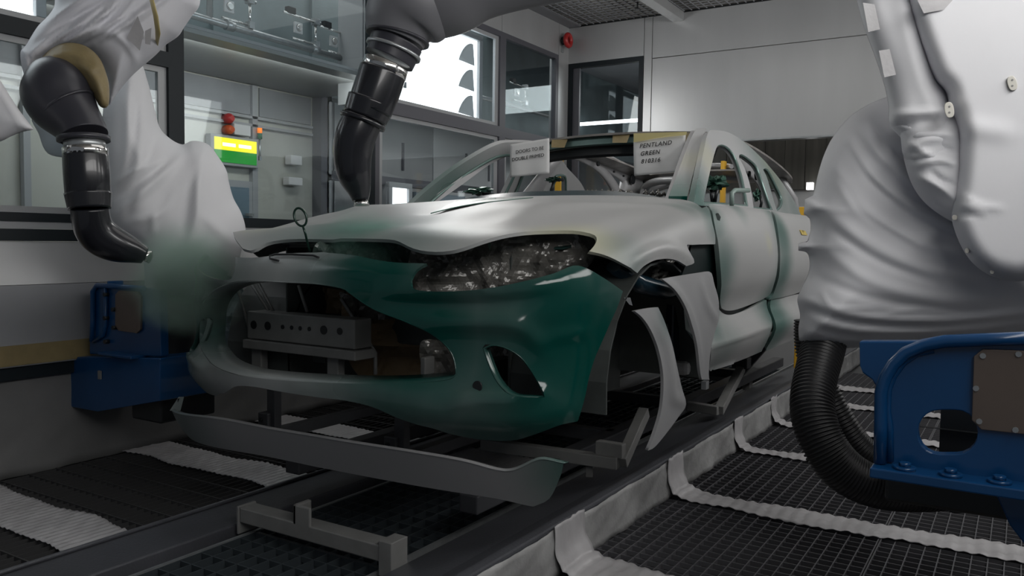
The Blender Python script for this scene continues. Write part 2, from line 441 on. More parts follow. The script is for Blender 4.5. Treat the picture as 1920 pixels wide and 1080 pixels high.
# things down in the pit
b = MB().box((-.55, 1.9, -.50), (-.10, 2.35, -.34)); pt = thing('pit_equipment', (-.3, 2.2, -.5), 'pale box with yellow strip lying under the right grating nearest the camera', 'box')
part('housing', b, 'wallgrey', pt); part('yellow_strip', MB().box((-.9, 2.12, -.34), (.1, 2.20, -.32)), 'yellow', pt)
# ---- conveyor rails
b = MB().box((-2.70, .9, -.04), (-2.46, 9, .03)).box((-2.70, .9, .03), (-2.685, 9, .045))
o = part('conveyor_rail', b, 'rail', None, .006); tag(o, 'flat dark steel conveyor rail on the left of the centre grating', 'rail', 'conveyor rails')
v = []; RZ = .165
prof = [(-1.70, -.02), (-1.70, .03), (-1.42, .115), (-1.315, RZ), (-1.285, RZ-.008), (-1.28, -.02)]
b = MB(); n = len(prof)
b.add([(x, y, z) for y in (.8, 9.0) for x, z in prof], [(i, (i+1) % n, n+(i+1) % n, n+i) for i in range(n)]+[tuple(range(n)), tuple(range(2*n-1, n-1, -1))])
o = part('conveyor_rail', b, 'rail', None, .008); tag(o, 'raised dark steel conveyor rail right of the car, its side wrapped in film', 'rail', 'conveyor rails')
# film on the right side of that rail
def sheet(name, fn, nu, nv, mat, parent=None):          # thin film as a grid mesh
    me = bpy.data.meshes.new(name)
    U, V = np.meshgrid(np.linspace(0, 1, nu), np.linspace(0, 1, nv), indexing='ij'); p = fn(U.ravel(), V.ravel())
    idx = np.arange(nu*nv).reshape(nu, nv)
    q = np.stack([idx[:-1, :-1].ravel(), idx[1:, :-1].ravel(), idx[1:, 1:].ravel(), idx[:-1, 1:].ravel()], 1)
    me.from_pydata([tuple(map(float, a)) for a in p], [], [tuple(map(int, a)) for a in q]); me.shade_smooth(); me.materials.append(mat)
    o = bpy.data.objects.new(name, me); C.objects.link(o)
    if parent is not None: own(o, parent)
    m = o.modifiers.new('s', 'SOLIDIFY'); m.thickness = .0015
    return o
def wob(a, b, s=1.0, k=0): return s*(np.sin(a*7.3+b*3.1+k)*.5+np.sin(a*17.7-b*11.3+2*k)*.3+np.sin(a*41+b*29+k*3)*.2)
FILMR = paint('rail_film', (.36, .36, .36), [], rough=(.5, .5))
FILMR = simple('rail_film_worn', (.30, .30, .30), .5, noise=.35, nscale=4, bump=.6, bscale=20)
o = sheet('rail_film', lambda u, v: np.stack([-1.272+.007*wob(u*14, v, k=1)+.012*(1-v)**3, .9+u*7.9, .002+v*(RZ-.012)], 1), 240, 8, FILMR)
tag(o, 'grey dusty masking film stuck along the side of the right conveyor rail', 'film')
ordn = ['nearest', 'second', 'third', 'fourth', 'fifth', 'sixth', 'farthest']
YS = [2.44, 3.42, 4.39, 5.12, 5.98, 6.72]
for i, yc in enumerate(YS):
    wd = [.21, .17, .13, .14, .17, .2][i]; xe = 1.15 if i < 3 else .6
    def fn(u, v, yc=yc, wd=wd, i=i, xe=xe):
        s = u*(xe+1.28+RZ); up = np.clip(RZ-s, 0, RZ); x = -1.268+np.clip(s-RZ, 0, None)
        corner = np.exp(-((s-RZ)/.05)**2)
        return np.stack([x+.025*corner+.006*wob(u*3, v*2, k=i), yc+(v-.5)*wd*(1+.12*np.sin(u*23+i))+.018*np.sin(u*9+i*2), up+.006+.007*np.abs(wob(u*3, v*1.5, k=i))+.02*corner+.003*np.sin(x*2*PI/.05)], 1)
    o = sheet('film_strip', fn, 200, 12, M_['film'])
    tag(o, f'{ordn[i]} white film strip from the camera across the right-hand gratings', 'film strip', 'film strips across the right gratings')
for i, (yc, wd, lab) in enumerate(((1.70, .26, 'broad white film strip across the left gratings at the bottom left corner'), (2.61, .24, 'grey film strip across the left gratings running towards the loose chin panel'), (3.45, .22, 'pale film strip on the floor seen between the two jig legs under the bumper'))):
    x0, x1 = ((-3.88, -2.71), (-3.88, -2.71), (-3.88, -2.0))[i]
    def fn(u, v, yc=yc, wd=wd, i=i, x0=x0, x1=x1):
        x = x0+u*(x1-x0); return np.stack([x, yc+(v-.5)*wd*(1+.06*np.sin(u*20+i)*(np.abs(v-.5)*2))+.012*np.sin(u*11), .006+.004*np.abs(wob(u*6, v*2, k=i+5))+.002*np.sin(x*2*PI/.034)], 1)
    o = sheet('film_strip', fn, 220, 16, M_['film']); tag(o, lab, 'film strip', 'film strips across the left gratings')
# ---- left wall
FW_ = M_['filmwall']
o = sheet('wall_left', lambda u, v: np.stack([XW+.05*(1-v)**4+.012*wob(u*9, v*2, k=3)*(1-v), -.9+u*8.2, .0+v*.52], 1), 200, 14, FW_); o['kind'] = 'structure'
sbox('wall_left_beam', (XW-.15, -.9, .50), (XW+.05, 7.29, .87), M_['wallgrey'], bv=.004)
sbox('trim_1', (XW+.0505, -.9, .508), (XW+.056, 2.45, .60), M_['tape']); sbox('trim_2', (XW+.01, -.9, .44), (XW+.03, 7.2, .506), M_['dark'])
b = MB().add([(XW+.05, -.9, .872), (XW+.05, 7.29, .872), (XW-.01, 7.29, 1.068), (XW-.01, -.9, 1.068), (XW-.15, -.9, .872), (XW-.15, 7.29, .872), (XW-.15, 7.29, 1.068), (XW-.15, -.9, 1.068)],
    [(0, 1, 2, 3), (4, 7, 6, 5), (0, 4, 5, 1), (3, 2, 6, 7), (0, 3, 7, 4), (1, 5, 6, 2)])
o = b.build('wall_left_sill', M_['wall']); o['kind'] = 'structure'
sbox('trim_3', (XW-.05, -.9, 1.07), (XW+.0, 7.09, 1.125), M_['dark']); sbox('trim_4', (XW-.05, -.9, 1.126), (XW-.01, 7.09, 1.16), M_['lightframe'])
for i, (y0, y1, seam) in enumerate(((-.9, 1.2, 0), (1.206, 2.9, 0), (2.906, 4.5, 0), (4.506, 6.07, 0), (6.076, 7.09, 0), (7.096, 7.293, 1))):
    sbox(f'wall_left_panel', (XW-.1, y0, 2.90 if not seam else 1.07), (XW, y1, ZC), M_['wall'])
def window(name, x0, y0, y1, z0, z1, mat, fr=.035, inner=True, dep=.05):
    o = MB().box((x0-dep, y0, z0), (x0, y0+fr, z1)).box((x0-dep, y1-fr, z0), (x0, y1, z1)).box((x0-dep, y0+fr, z1-fr), (x0, y1-fr, z1)).box((x0-dep, y0+fr, z0), (x0, y1-fr, z0+fr)).build(name, mat)
    o['kind'] = 'structure'
    g = MB().box((x0-.03, y0+fr, z0+fr), (x0-.024, y1-fr, z1-fr)).build('pane', M_['glass'], o)
    if inner:
        f2 = fr+.05
        MB().box((x0-.045, y0+fr, z0+fr), (x0-.02, y0+f2, z1-fr)).box((x0-.045, y1-f2, z0+fr), (x0-.02, y1-fr, z1-fr)).box((x0-.045, y0+f2, z1-f2+.02), (x0-.02, y1-f2, z1-fr)).box((x0-.045, y0+f2, z0+fr), (x0-.02, y1-f2, z0+f2-.02)).build('inner_frame', M_['lightframe'], o)
    return o
# panes between the posts: below and above the middle rail (2.0 to 2.06)
window('window_1', XW, -.9, 1.2, 1.16, 2.03, M_['dark']); window('window_2', XW, -.9, 1.2, 2.03, 2.90, M_['dark'])
window('window_3', XW, 1.2, 2.845, 1.16, 2.035, M_['dark'], .04); window('window_4', XW, 1.2, 2.845, 2.035, 2.90, M_['dark'], .04)
window('window_5', XW, 2.845, 4.45, 1.16, 2.90, M_['dark'], .055, inner=False)
window('window_6', XW, 4.45, 6.10, 1.16, 2.045, M_['greyframe'], .045); window('window_7', XW, 4.45, 6.10, 2.045, 2.90, M_['greyframe'], .045)
window('window_8', XW, 6.10, 7.09, 1.16, 2.045, M_['greyframe'], .045); window('window_9', XW, 6.10, 7.09, 2.045, 2.90, M_['greyframe'], .045, inner=False)
# ---- light boxes behind the upper panes
LB = emit('light_box_panel', (1, 1, 1), 2.6)
def light_box(y0, y1, label, x=-4.12, z0=2.15, z1=2.83, tri=True):
    t = thing('light_box', (x, y0, z0), label, 'light', None)
    part('housing', MB().box((x-.25, y0-.05, z0-.06), (x-.012, y1+.05, z1+.05)), 'lightframe', t)
    part('lit_panel', MB().box((x-.01, y0, z0), (x, y1, z1)), LB, t)
    part('frame', MB().box((x, y0-.05, z0-.05), (x+.03, y1+.05, z0)).box((x, y0-.05, z1), (x+.03, y1+.05, z1+.05)).box((x, y0-.05, z0), (x+.03, y0, z1)).box((x, y1, z0), (x+.03, y1+.05, z1)), 'lightframe', t, .004)
    if tri:
        for k in range(3):                              # curved vent hoods along the right end
            zb = z0+.03+k*(z1-z0-.02)/3; n = 8; pts = [(x+.006, y1-.28, zb), (x+.006, y1-.045, zb-.01)]
            top = [(x+.006, y1-.045-.0*j, zb+.17) for j in (0,)]
            arc = [(x+.006+.02*math.sin(PI*j/n), y1-.28+.19*(1-math.cos(PI/2*j/n))+.02*j/n, zb+.17*math.sin(PI/2*j/n)) for j in range(n+1)]
            vv = arc+[(x+.006, y1-.045, zb-.01)]; m = len(vv)
            bb = MB().add(vv+[(a-.005, b_, c) for a, b_, c in vv], [tuple(range(m)), tuple(range(2*m-1, m-1, -1))]+[(i, (i+1) % m, m+(i+1) % m, m+i) for i in range(m)])
            part('vent_hood', bb, 'paper', t)
    return t
light_box(4.62, 6.02, 'glaring white light box behind the upper left-wall window', -4.12)
light_box(.6, 2.22, 'bright light box behind glass at the top left corner', -4.12, tri=False)
# ---- back wall
x0 = XW
sbox('wall_back', (-3.018, YB, 2.818), (2.2, YB+.1, ZC), M_['wall'])
sbox('wall_back_panel', (-3.018, YB, 2.02), (2.2, YB+.1, 2.812), M_['wall'], bv=.003)
sbox('trim_5', (-3.018, YB-.006, 2.008), (2.2, YB+.1, 2.02), M_['steel'])
sbox('wall_back_post', (-3.10, YB, -.5), (-3.024, YB+.1, ZC), M_['wall'])
sbox('wall_back_header', (XW, YB, 2.85), (-3.106, YB+.1, ZC), M_['wall'])
sbox('wall_back_low', (XW, YB, -.5), (-3.106, YB+.1, 1.1), M_['wall'])
o = MB()
fr = .045
for a, b_ in (((XW+.0, 1.1), (XW+fr, 2.85)), ((-3.106-fr, 1.1), (-3.106, 2.85)), ((XW+fr, 2.85-fr), (-3.106-fr, 2.85)), ((XW+fr, 1.1), (-3.106-fr, 1.1+fr))): o.box((a[0], YB, a[1]), (b_[0], YB+.06, b_[1]))
o = o.build('window_10', M_['dark']); o['kind'] = 'structure'
MB().box((XW+fr, YB+.035, 1.1+fr), (-3.106-fr, YB+.041, 2.85-fr)).build('pane', M_['glass'], o)
MB().box((XW+fr, YB+.02, 1.1+fr), (XW+fr+.07, YB+.05, 2.85-fr)).build('inner_frame', M_['greyframe'], o)
# ---- ceiling
M_['ceil'] = simple('ceiling_filter', (.30, .285, .265), .8, noise=.3, nscale=5)
ceil = sbox('ceiling', (XW, -1.0, ZC), (2.2, YB, ZC+.1), M_['ceil'])
b = MB()
for x in np.arange(XW+.14, .9, .07): b.box((x-.004, 3.5, ZC-.012), (x+.004, YB-.02, ZC-.004))
for y in np.arange(3.5, YB-.02, .07): b.box((XW+.14, y-.004, ZC-.010), (.9, y+.004, ZC-.003))
o = part('filter_mesh', b, 'wallgrey', ceil); o['kind'] = 'stuff'
bx = float(P(1272, 20, z=ZC)[0])
part('beam', MB().box((bx-.06, -1, ZC-.09), (bx+.045, YB, ZC-.001)), 'wall', ceil, .004)
part('border', MB().box((XW, 0, ZC-.014), (XW+.13, YB, ZC-.001)), 'wallgrey', ceil)
part('cove', MB().box((XW, 0, ZC-.012), (XW+.008, YB, ZC)).box((XW, YB-.008, ZC-.016), (2, YB, ZC)), 'innerdark', ceil)
p = P(1195, 12, z=ZC-.05); t = thing('sprinkler', p, 'small dark sprinkler head hanging from the ceiling mesh', 'sprinkler')
part('stem', MB().cyl(p+[0, 0, .05], p+[0, 0, -.02], .008, 8), 'innerdark', t); part('deflector', MB().cyl(p+[0, 0, -.02], p+[0, 0, -.03], .025, 10), 'innerdark', t)
# ---- right wall (outside the frame on the right), with the same light boxes
sbox('wall_right', (.95, -1.0, -.5), (1.05, YB, 2.0), M_['wall']); sbox('wall_right_top', (.95, -1.0, 2.88), (1.05, YB, ZC), M_['wall'])
for y0, y1 in ((-.9, 2.0), (2.2, 5.0), (5.2, 7.1)):
    t = thing('light_box', (.97, y0, 2.1), {-.9: 'lit light box in the right-hand wall beside the camera', 2.2: 'lit light box in the right-hand wall above the right robot', 5.2: 'lit light box at the far end of the right-hand wall'}[y0], 'light', 'right-wall light boxes')
    part('lit_panel', MB().box((.96, y0, 2.08), (.98, y1, 2.82)), LB, t); part('housing', MB().box((.985, y0-.08, 2.02), (1.2, y1+.08, 2.87)), 'lightframe', t)
# ---- far booth seen through the opening
sbox('wall_far', (-7.5, 12.0, -.5), (2.2, 12.1, 4.0), M_['wall'])
sbox('ceiling_far', (-7.5, YB+.1, 3.3), (2.2, 12.0, 3.4), M_['wallgrey'])
M_['curtain'] = simple('dark_shutter', (.075, .072, .062), .45, .2, noise=.25, nscale=3, stretch=(6, 1, .3))
b = MB()
for k in range(24): b.box((-3.3+k*.2, 8.6+.01*(k % 2), 1.66), (-3.3+k*.2+.194, 8.66, 2.6))
o = part('shutter', b, 'curtain', None); tag(o, 'dark ribbed shutter hanging in the opening behind the car', 'shutter')
sbox('wall_far_low', (-3.6, 8.7, -.5), (2.0, 8.8, 1.9), M_['wall'])
for px, py0, py1, y, lab in ((1049, 300, 372, 7.0, 'yellow post seen through the windscreen beside the dark gun'), (1357, 302, 352, 7.1, 'yellow post seen through the front door window'), (1507, 388, 420, 7.3, 'short yellow post behind the car beside the robot cover')):
    a = P(px, py0, y=y); c = P(px, py1, y=y)
    hw = .018 if px == 1357 else .033
    o = MB().box((a[0]-hw, y-.03, -.4), (a[0]+hw, y+.03, a[2])).build('marker_post', M_['yellow']); bevel(o, .006)
    tag(o, lab, 'post', 'yellow marker posts')
p = P(1519, 352, y=8.5); o = MB().box(p-[.03, .03, .02], p+[.03, .02, .05]).build('lamp', emit('lamp_glow', (1, 1, 1), 3)); tag(o, 'tiny bright lamp at the edge of the right robot cover', 'lamp')
# ---- service aisle beyond the left glass
sbox('wall_aisle', (-5.1, -1, -.5), (-5.0, 4.93, 2.25), simple('aisle_wall', (.50, .50, .45), .5, .1, noise=.1, nscale=2))
sbox('wall_aisle_upper', (-5.1, -1, 2.27), (-4.95, 12, 3.6), M_['teal'])
sbox('ceiling_aisle', (-7.5, -1, 3.6), (-3.9, 12, 3.7), M_['wallgrey'])
sf = sbox('trim_6', (-4.98, 2.3, 2.245), (-4.03, 4.95, 2.27), simple('soffit', (.30, .31, .31), .3, .3)); sbox('trim_7', (-4.05, 2.3, 2.271), (-4.03, 4.95, 2.29), M_['lightframe'])
for i, (y0, y1) in enumerate(((2.2, 3.55), (3.62, 4.3), (4.37, 4.9))): sbox('wall_aisle_panel', (-5.0, y0, 2.02), (-4.985, y1, 2.235), M_['wallgrey'])
for z in (1.93, 1.99): sbox('trim_8', (-5.0, 2.2, z), (-4.96, 4.9, z+.02), M_['lightframe'])
for y in (3.50, 4.28): sbox('trim_9', (-5.0, y, 0), (-4.96, y+.05, 2.24), M_['lightframe'])
sbox('trim_10', (-5.0, 4.93, -.0), (-4.90, 5.02, 2.25), M_['greyframe'])
# the lit sign, alarm, boxes, door on that wall
def onwall(px0, py0, px1, py1, x=-4.98):
    a = P(px0, py0, x=x); c = P(px1, py1, x=x); return a, c
a, c = onwall(393, 258, 472, 312)
y0, y1 = a[1], c[1]; z1, z0 = 1.815, 1.64; zm = (z0+z1)/2
t = thing('lit_sign', (-4.98, y0, z0), 'yellow and green lit sign box on the aisle wall behind the left robot', 'sign')
part('frame', MB().box((-4.985, y0-.03, z0-.02), (-4.93, y1+.02, z1+.02)), 'lightframe', t, .004)
part('yellow_panel', MB().box((-4.93, y0, zm), (-4.925, y1, z1)), emit('sign_yellow', (.95, .85, .02), .9), t)
part('green_panel', MB().box((-4.93, y0, z0), (-4.925, y1, zm-.003)), emit('sign_green', (.015, .28, .03), .45), t)
for k in (0, 1):
    yy = y0+(.18+.38*k)*(y1-y0); part('tube_glow', MB().box((-4.925, yy, zm+.028), (-4.922, yy+.30*(y1-y0), zm+.052)), emit('sign_tube', (1, 1, .75), 1.6), t)
a, c = onwall(416, 214, 430, 246); t = thing('alarm_sounder', (-4.95, a[1], c[2]), 'red and orange double alarm beacon above the lit sign', 'alarm')
red = simple('red_plastic', (.45, .03, .03), .3); org = simple('orange_plastic', (.6, .10, .03), .3)
part('red_dome', MB().tube([(-4.98, a[1]+.03, a[2]-.03), (-4.93, a[1]+.03, a[2]-.03), (-4.90, a[1]+.03, a[2]-.03)], [.038, .038, .02], 14), red, t); part('orange_dome', MB().tube([(-4.98, a[1]+.03, a[2]-.11), (-4.93, a[1]+.03, a[2]-.11), (-4.90, a[1]+.03, a[2]-.11)], [.035, .035, .02], 14), org, t)
a, c = onwall(431, 232, 462, 257); o = MB().box((-4.98, a[1], c[2]), (-4.93, c[1], a[2])).build('junction_box', M_['paper']); bevel(o, .006); tag(o, 'cream square box beside the red alarm', 'box', 'boxes on the aisle wall')
a, c = onwall(473, 240, 484, 262); m_ = (a+c)/2; t = thing('stack_light', (-4.93, m_[1], c[2]), 'small orange over green stack light right of the lit sign', 'light')
part('amber_lens', MB().cyl((-4.93, m_[1], m_[2]+.005), (-4.93, m_[1], a[2]), .018, 12), emit('amber', (1, .22, .01), .9), t)
part('green_lens', MB().cyl((-4.93, m_[1], c[2]), (-4.93, m_[1], m_[2]), .018, 12), simple('green_plastic', (.01, .15, .06), .3), t)
part('bracket', MB().cyl((-4.93, m_[1], c[2]-.16), (-4.93, m_[1], c[2]), .008, 8).box((-4.98, m_[1]-.01, c[2]-.16), (-4.92, m_[1]+.01, c[2]-.13)), 'steel', t)
for px0, py0, px1, py1, lab in ((534, 291, 555, 311, 'upper pale switch box near the aisle post'), (530, 332, 556, 349, 'lower pale switch box near the aisle post')):
    a, c = onwall(px0, py0, px1, py1); o = MB().box((-4.98, a[1], c[2]), (-4.91, c[1], a[2])).build('switch_box', M_['paper']); bevel(o, .006); tag(o, lab, 'box', 'boxes on the aisle wall')
a, c = onwall(425, 338, 472, 440); y0, y1 = a[1]-.35, c[1]
dr = sbox('door_1', (-5.0, y0, 0), (-4.965, y1, 1.52), M_['lightframe'])
MB().box((-4.965, y0+.05, .9), (-4.96, y1-.04, 1.47)).build('door_pane', simple('bluish_glass', (.20, .28, .34), .1, .3), dr)
MB().bar((-4.94, y1-.1, 1.27), (-4.94, y1-.02, 1.27), .02, .02).build('door_handle', M_['chrome'], dr)
# conduit and cameras above the soffit
def clampbox(b, p, s=.035): b.box(np.array(p)-s, np.array(p)+s)
t = thing('conduit_run', (-4.35, 3.3, 2.43), 'long grey pipe with clamps running above the soffit behind the glass', 'pipe')
a = P(345, 22, x=-4.35); c = P(672, 119, x=-4.35); c = np.array([-4.35, c[1]+.1, c[2]]); a[1] -= .8
part('pipe', MB().cyl(a, c, .022, 14), 'steel', t)
for px, py in ((430, 48), (590, 93), (655, 114)):
    p = P(px, py, x=-4.35); part('clamp', MB().cyl(p-[0, .03, 0], p+[0, .03, 0], .034, 12), 'steel', t)
p = P(675, 120, x=-4.35); part('end_flange', MB().cyl(p, p+[0, .02, 0], .085, 20), 'steel', t)
cc = P(980, 206, x=-4.35); part('pipe', MB().cyl((-4.35, cc[1]-1.6, 2.43), (-4.35, cc[1]+.6, 2.43), .02, 12), 'steel', t)
part('pipe', MB().cyl((-4.35, 3.42, 2.45), (-4.35, 3.42, 3.1), .018, 10), 'steel', t)
for i, (cx, cy, lab) in enumerate(((558, 55, 'first rod bracket from the left with square white sensor above the pipe'), (624, 80, 'second rod bracket with square white sensor, left of the hanging atomiser'), (968, 175, 'rod bracket with sensor seen through the small corner window'), (428, 15, 'grey clamp bracket and sensor at the top beside the left robot sleeve'))):
    p = P(cx, cy, x=-4.35); t = thing('sensor_bracket', p, lab, 'sensor', 'rod-mounted sensors on the pipe')
    q = np.array([-4.35, p[1], p[2]]); yr = q[1]+.17
    part('upright_rod', MB().cyl((-4.35, yr, q[2]-.10), (-4.35, yr, q[2]+.10), .010, 10), 'chrome', t)
    part('upper_rod', MB().cyl((-4.35, yr-.30, q[2]+.09), (-4.35, yr+.03, q[2]+.085), .008, 10), 'chrome', t)
    part('lower_rod', MB().cyl((-4.35, yr-.22, q[2]-.07), (-4.35, yr+.03, q[2]-.07), .008, 10), 'chrome', t)
    b = MB()
    for z in (.09, -.07): b.box((-4.375, yr-.02, q[2]+z-.022), (-4.325, yr+.02, q[2]+z+.022))
    b.cyl((-4.35, yr+.02, q[2]+.088), (-4.35, yr+.05, q[2]+.088), .012, 8); part('clamp', b, 'steel', t)
    s_ = part('sensor_plate', MB().box((-4.35, q[1]-.04, q[2]-.03), (-4.335, q[1]+.035, q[2]+.045)), 'paper', t, .003)
    MB().tube([(-4.335, q[1], q[2]+.008), (-4.322, q[1], q[2]+.008)], [.027, .02], 16).build('lens', M_['chrome'], s_)
    part('sensor_head', MB().box((-4.37, yr-.27, q[2]+.09), (-4.33, yr-.20, q[2]+.135)), 'innerdark', t, .004)
o = MB().tube([P(a, b_, x=-4.3) for a, b_ in ((688, 2), (668, 14), (655, 45), (648, 75))]+[P(a, b_, x=-4.3) for a, b_ in ((663, 78), (676, 55), (682, 25), (690, 2))], .0025, 6).build('cable', simple('green_cable', (.10, .18, .08), .5)); tag(o, 'thin green looped cable hanging beside the sensors', 'cable')
for y in (2.95, 3.9, 4.85, 5.9): sbox('trim_11', (-4.95, y, 2.3), (-4.92, y+.05, 3.6), M_['teal'])
# partition and cabinets farther out in the aisle
sbox('wall_outer', (-6.62, -1, -.5), (-6.51, 12, 3.6), M_['wall'])
o = MB().box((-5.75, 5.0, .0), (-5.70, 5.05, 2.3)).box((-5.75, 5.0, 2.22), (-4.9, 5.05, 2.3)).box((-5.75, 5.0, 1.58), (-4.9, 5.05, 1.63)).box((-4.98, 5.0, 0), (-4.9, 5.05, 2.3)).build('window_11', M_['lightframe']); o['kind'] = 'structure'
MB().box((-5.7, 5.02, .2), (-4.98, 5.03, 1.58)).build('lower_pane', simple('blue_grey_panel', (.22, .27, .31), .25, .3), o)
MB().box((-5.7, 5.02, 1.63), (-4.98, 5.03, 2.22)).build('upper_pane', M_['glass'], o)
cabs = ((4.9, 6.0, .4, 2.6, 'wallgrey', 'grey aisle cabinet behind the hanging atomiser'), (6.02, 7.6, .4, 2.6, 'wall', 'pale aisle cabinet with two slots beside the grey one'), (7.62, 9.4, .4, 2.6, 'paper', 'cream aisle cabinet nearest the corner post'))
for y0, y1, z0, z1, mt, lab in cabs:
    t = thing('cabinet', (-6.3, y0, z0), lab, 'cabinet', 'cabinets in the aisle')
    part('body', MB().box((-6.5, y0, z0), (-5.8, y1, z1)), mt, t, .006)
    ym = (y0+y1)/2
    for yy in (ym-.25, ym+.25): part('slot_handle', MB().box((-5.8, yy-.015, 1.85), (-5.785, yy+.015, 2.15)), 'greyframe', t)
sbox('trim_12', (-5.3, 5.06, 1.62), (-5.22, 9.5, 1.70), M_['greyframe'])
light_box(6.15, 6.4, 'small white lit window with hood shapes beyond the aisle, right of the atomiser', -5.2, 1.3, 1.6, tri=False)
for y0, y1, lab, mt in ((6.55, 7.4, 'blue-grey lower panel beyond the aisle behind the windscreen pillar', simple('blue_panel', (.24, .29, .33), .3)), (7.6, 8.5, 'white lower panel beyond the aisle right of the blue-grey one', M_['paper'])):
    o = MB().box((-5.25, y0, .3), (-5.2, y1, 1.58)).build('aisle_panel', mt); tag(o, lab, 'panel')
for y in (1.15, 2.05, 2.6): sbox('trim_13', (-4.99, y, 0), (-4.95, y+.04, 2.24), M_['lightframe'] if y != 2.05 else M_['wallgrey'])
# tube light in the room behind the back window
o = MB().cyl((-5.0, 9.6, 2.62), (-3.4, 9.6, 2.62), .022, 12).build('tube_light', emit('tube', (1, 1, 1), 4)); tag(o, 'long fluorescent tube seen through the back corner window', 'lamp')
# red ring alarm in the corner
p = P(1062, 76, x=XW+.05); t = thing('ring_alarm', p, 'red ring-shaped sounder high in the back left corner', 'alarm')
b = MB(); n = 24
ring = [(p[0]+.02, p[1]+.052*math.cos(2*PI*k/n), p[2]+.052*math.sin(2*PI*k/n)) for k in range(n+1)]
part('red_ring', MB().tube(ring, .024, 8, cap=False), red, t); part('dark_core', MB().cyl((p[0]-.04, p[1], p[2]), (p[0]+.0, p[1], p[2]), .04, 16), 'innerdark', t)
part('bracket', MB().box((XW, p[1]-.02, p[2]-.11), (XW+.012, p[1]+.02, p[2]-.05)), 'steel', t)

# ================================================================== THE CAR
CX = -2.08
KM = 10
st = {  # (half width, height) of nine section knots, from the centre line to the sill
 1.98: [(0,.99),(.28,.99),(.48,.98),(.60,.96),(.68,.93),(.73,.89),(.75,.85),(.76,.79),(.76,.72),(.76,.64),(.74,.52)],
 2.12: [(0,1.083),(.28,1.085),(.50,1.080),(.64,1.070),(.74,1.04),(.80,.99),(.83,.93),(.84,.84),(.84,.74),(.84,.64),(.82,.52)],
 2.45: [(0,1.155),(.28,1.155),(.50,1.148),(.67,1.138),(.79,1.118),(.87,1.065),(.91,.98),(.92,.88),(.92,.77),(.92,.66),(.88,.53)],
 2.9:  [(0,1.250),(.30,1.245),(.55,1.235),(.72,1.222),(.84,1.205),(.925,1.155),(.965,1.04),(.97,.92),(.985,.79),(.985,.67),(.93,.53)],
 3.35: [(0,1.305),(.30,1.302),(.55,1.290),(.74,1.275),(.86,1.255),(.935,1.21),(.97,1.07),(.97,.93),(.935,.79),(.99,.665),(.925,.54)],
 3.85: [(0,1.345),(.30,1.342),(.55,1.335),(.74,1.320),(.86,1.290),(.935,1.235),(.985,1.09),(.98,.94),(.925,.79),(.99,.665),(.92,.53)],
 4.6:  [(0,1.36),(.30,1.36),(.55,1.355),(.74,1.33),(.86,1.295),(.935,1.24),(.985,1.09),(.985,.94),(.93,.79),(.99,.665),(.92,.53)],
 5.3:  [(0,1.36),(.30,1.36),(.55,1.355),(.74,1.33),(.86,1.30),(.935,1.24),(.99,1.09),(.995,.94),(.95,.79),(.99,.665),(.92,.53)],
 5.9:  [(0,1.36),(.30,1.36),(.55,1.355),(.74,1.33),(.85,1.30),(.94,1.24),(1.01,1.09),(1.02,.94),(.99,.79),(.98,.67),(.93,.52)],
 6.7:  [(0,1.36),(.30,1.36),(.5,1.355),(.66,1.33),(.76,1.29),(.85,1.22),(.93,1.09),(.95,.94),(.93,.79),(.91,.67),(.86,.52)]}
ys_ = sorted(st); YSP = Spl(ys_, np.array([st[y] for y in ys_]))
def body(uv, side=1):                                   # uv = (y, t in -10..10)
    uv = np.asarray(uv, float); K = YSP(uv[:, 0]); t = uv[:, 1]; a = np.clip(np.abs(t), 0, 9.9999); i = a.astype(int); f = a-i
    idx = np.arange(len(uv)); g = lambda k: K[idx, np.clip(k, 0, 10)]
    p0 = g(i-1).copy(); m = i == 0; p0[m, 0] = -K[m, 1, 0]; p0[m, 1] = K[m, 1, 1]
    p1, p2, p3 = g(i), g(i+1), g(i+2); f = f[:, None]
    q = .5*(2*p1+(p2-p0)*f+(2*p0-5*p1+4*p2-p3)*f*f+(3*p1-p0-3*p2+p3)*f**3)
    return np.stack([CX+np.sign(t+1e-9)*q[:, 0], uv[:, 0], q[:, 1]], 1)
BODY = Surf(body, 1.98, 6.7, 0, 10, 200, 100)
MET = (1, .14)
PY = paint('primer_body', (.37, .372, .372), [((-2.15, 2.3, 1.08), .52, .62), ((-1.75, 2.2, 1.0), .40, .55), ((-1.14, 3.50, .80), .26, .8), ((-1.14, 3.50, 1.0), .24, .7), ((-1.16, 3.46, 1.2), .20, .7), ((-1.14, 4.50, .70), .40, .85), ((-1.14, 4.52, .95), .26, .75), ((-1.14, 4.52, 1.15), .26, .75), ((-1.20, 3.9, 1.26), .14, .5), ((-1.2, 2.65, 1.0), .2, .45), ((-1.12, 3.6, .66), .3, .35), ((-1.2, 3.3, 1.3), .18, .5), ((-3.0, 2.4, 1.05), .3, .7)],
           rough=(.42, .25), yellow=[((-1.3, 2.50, 1.12), .24, .5), ((-1.15, 4.2, 1.10), .10, .6), ((-3.0, 2.55, 1.17), .12, .8)])
car = thing('car_body', (CX, 4.3, .3), 'bare sport utility car body in grey primer with green overspray, standing on the conveyor skid', 'car')
def mir(L): return [(p[0], -p[1])+tuple(p[2:3]) for p in L]
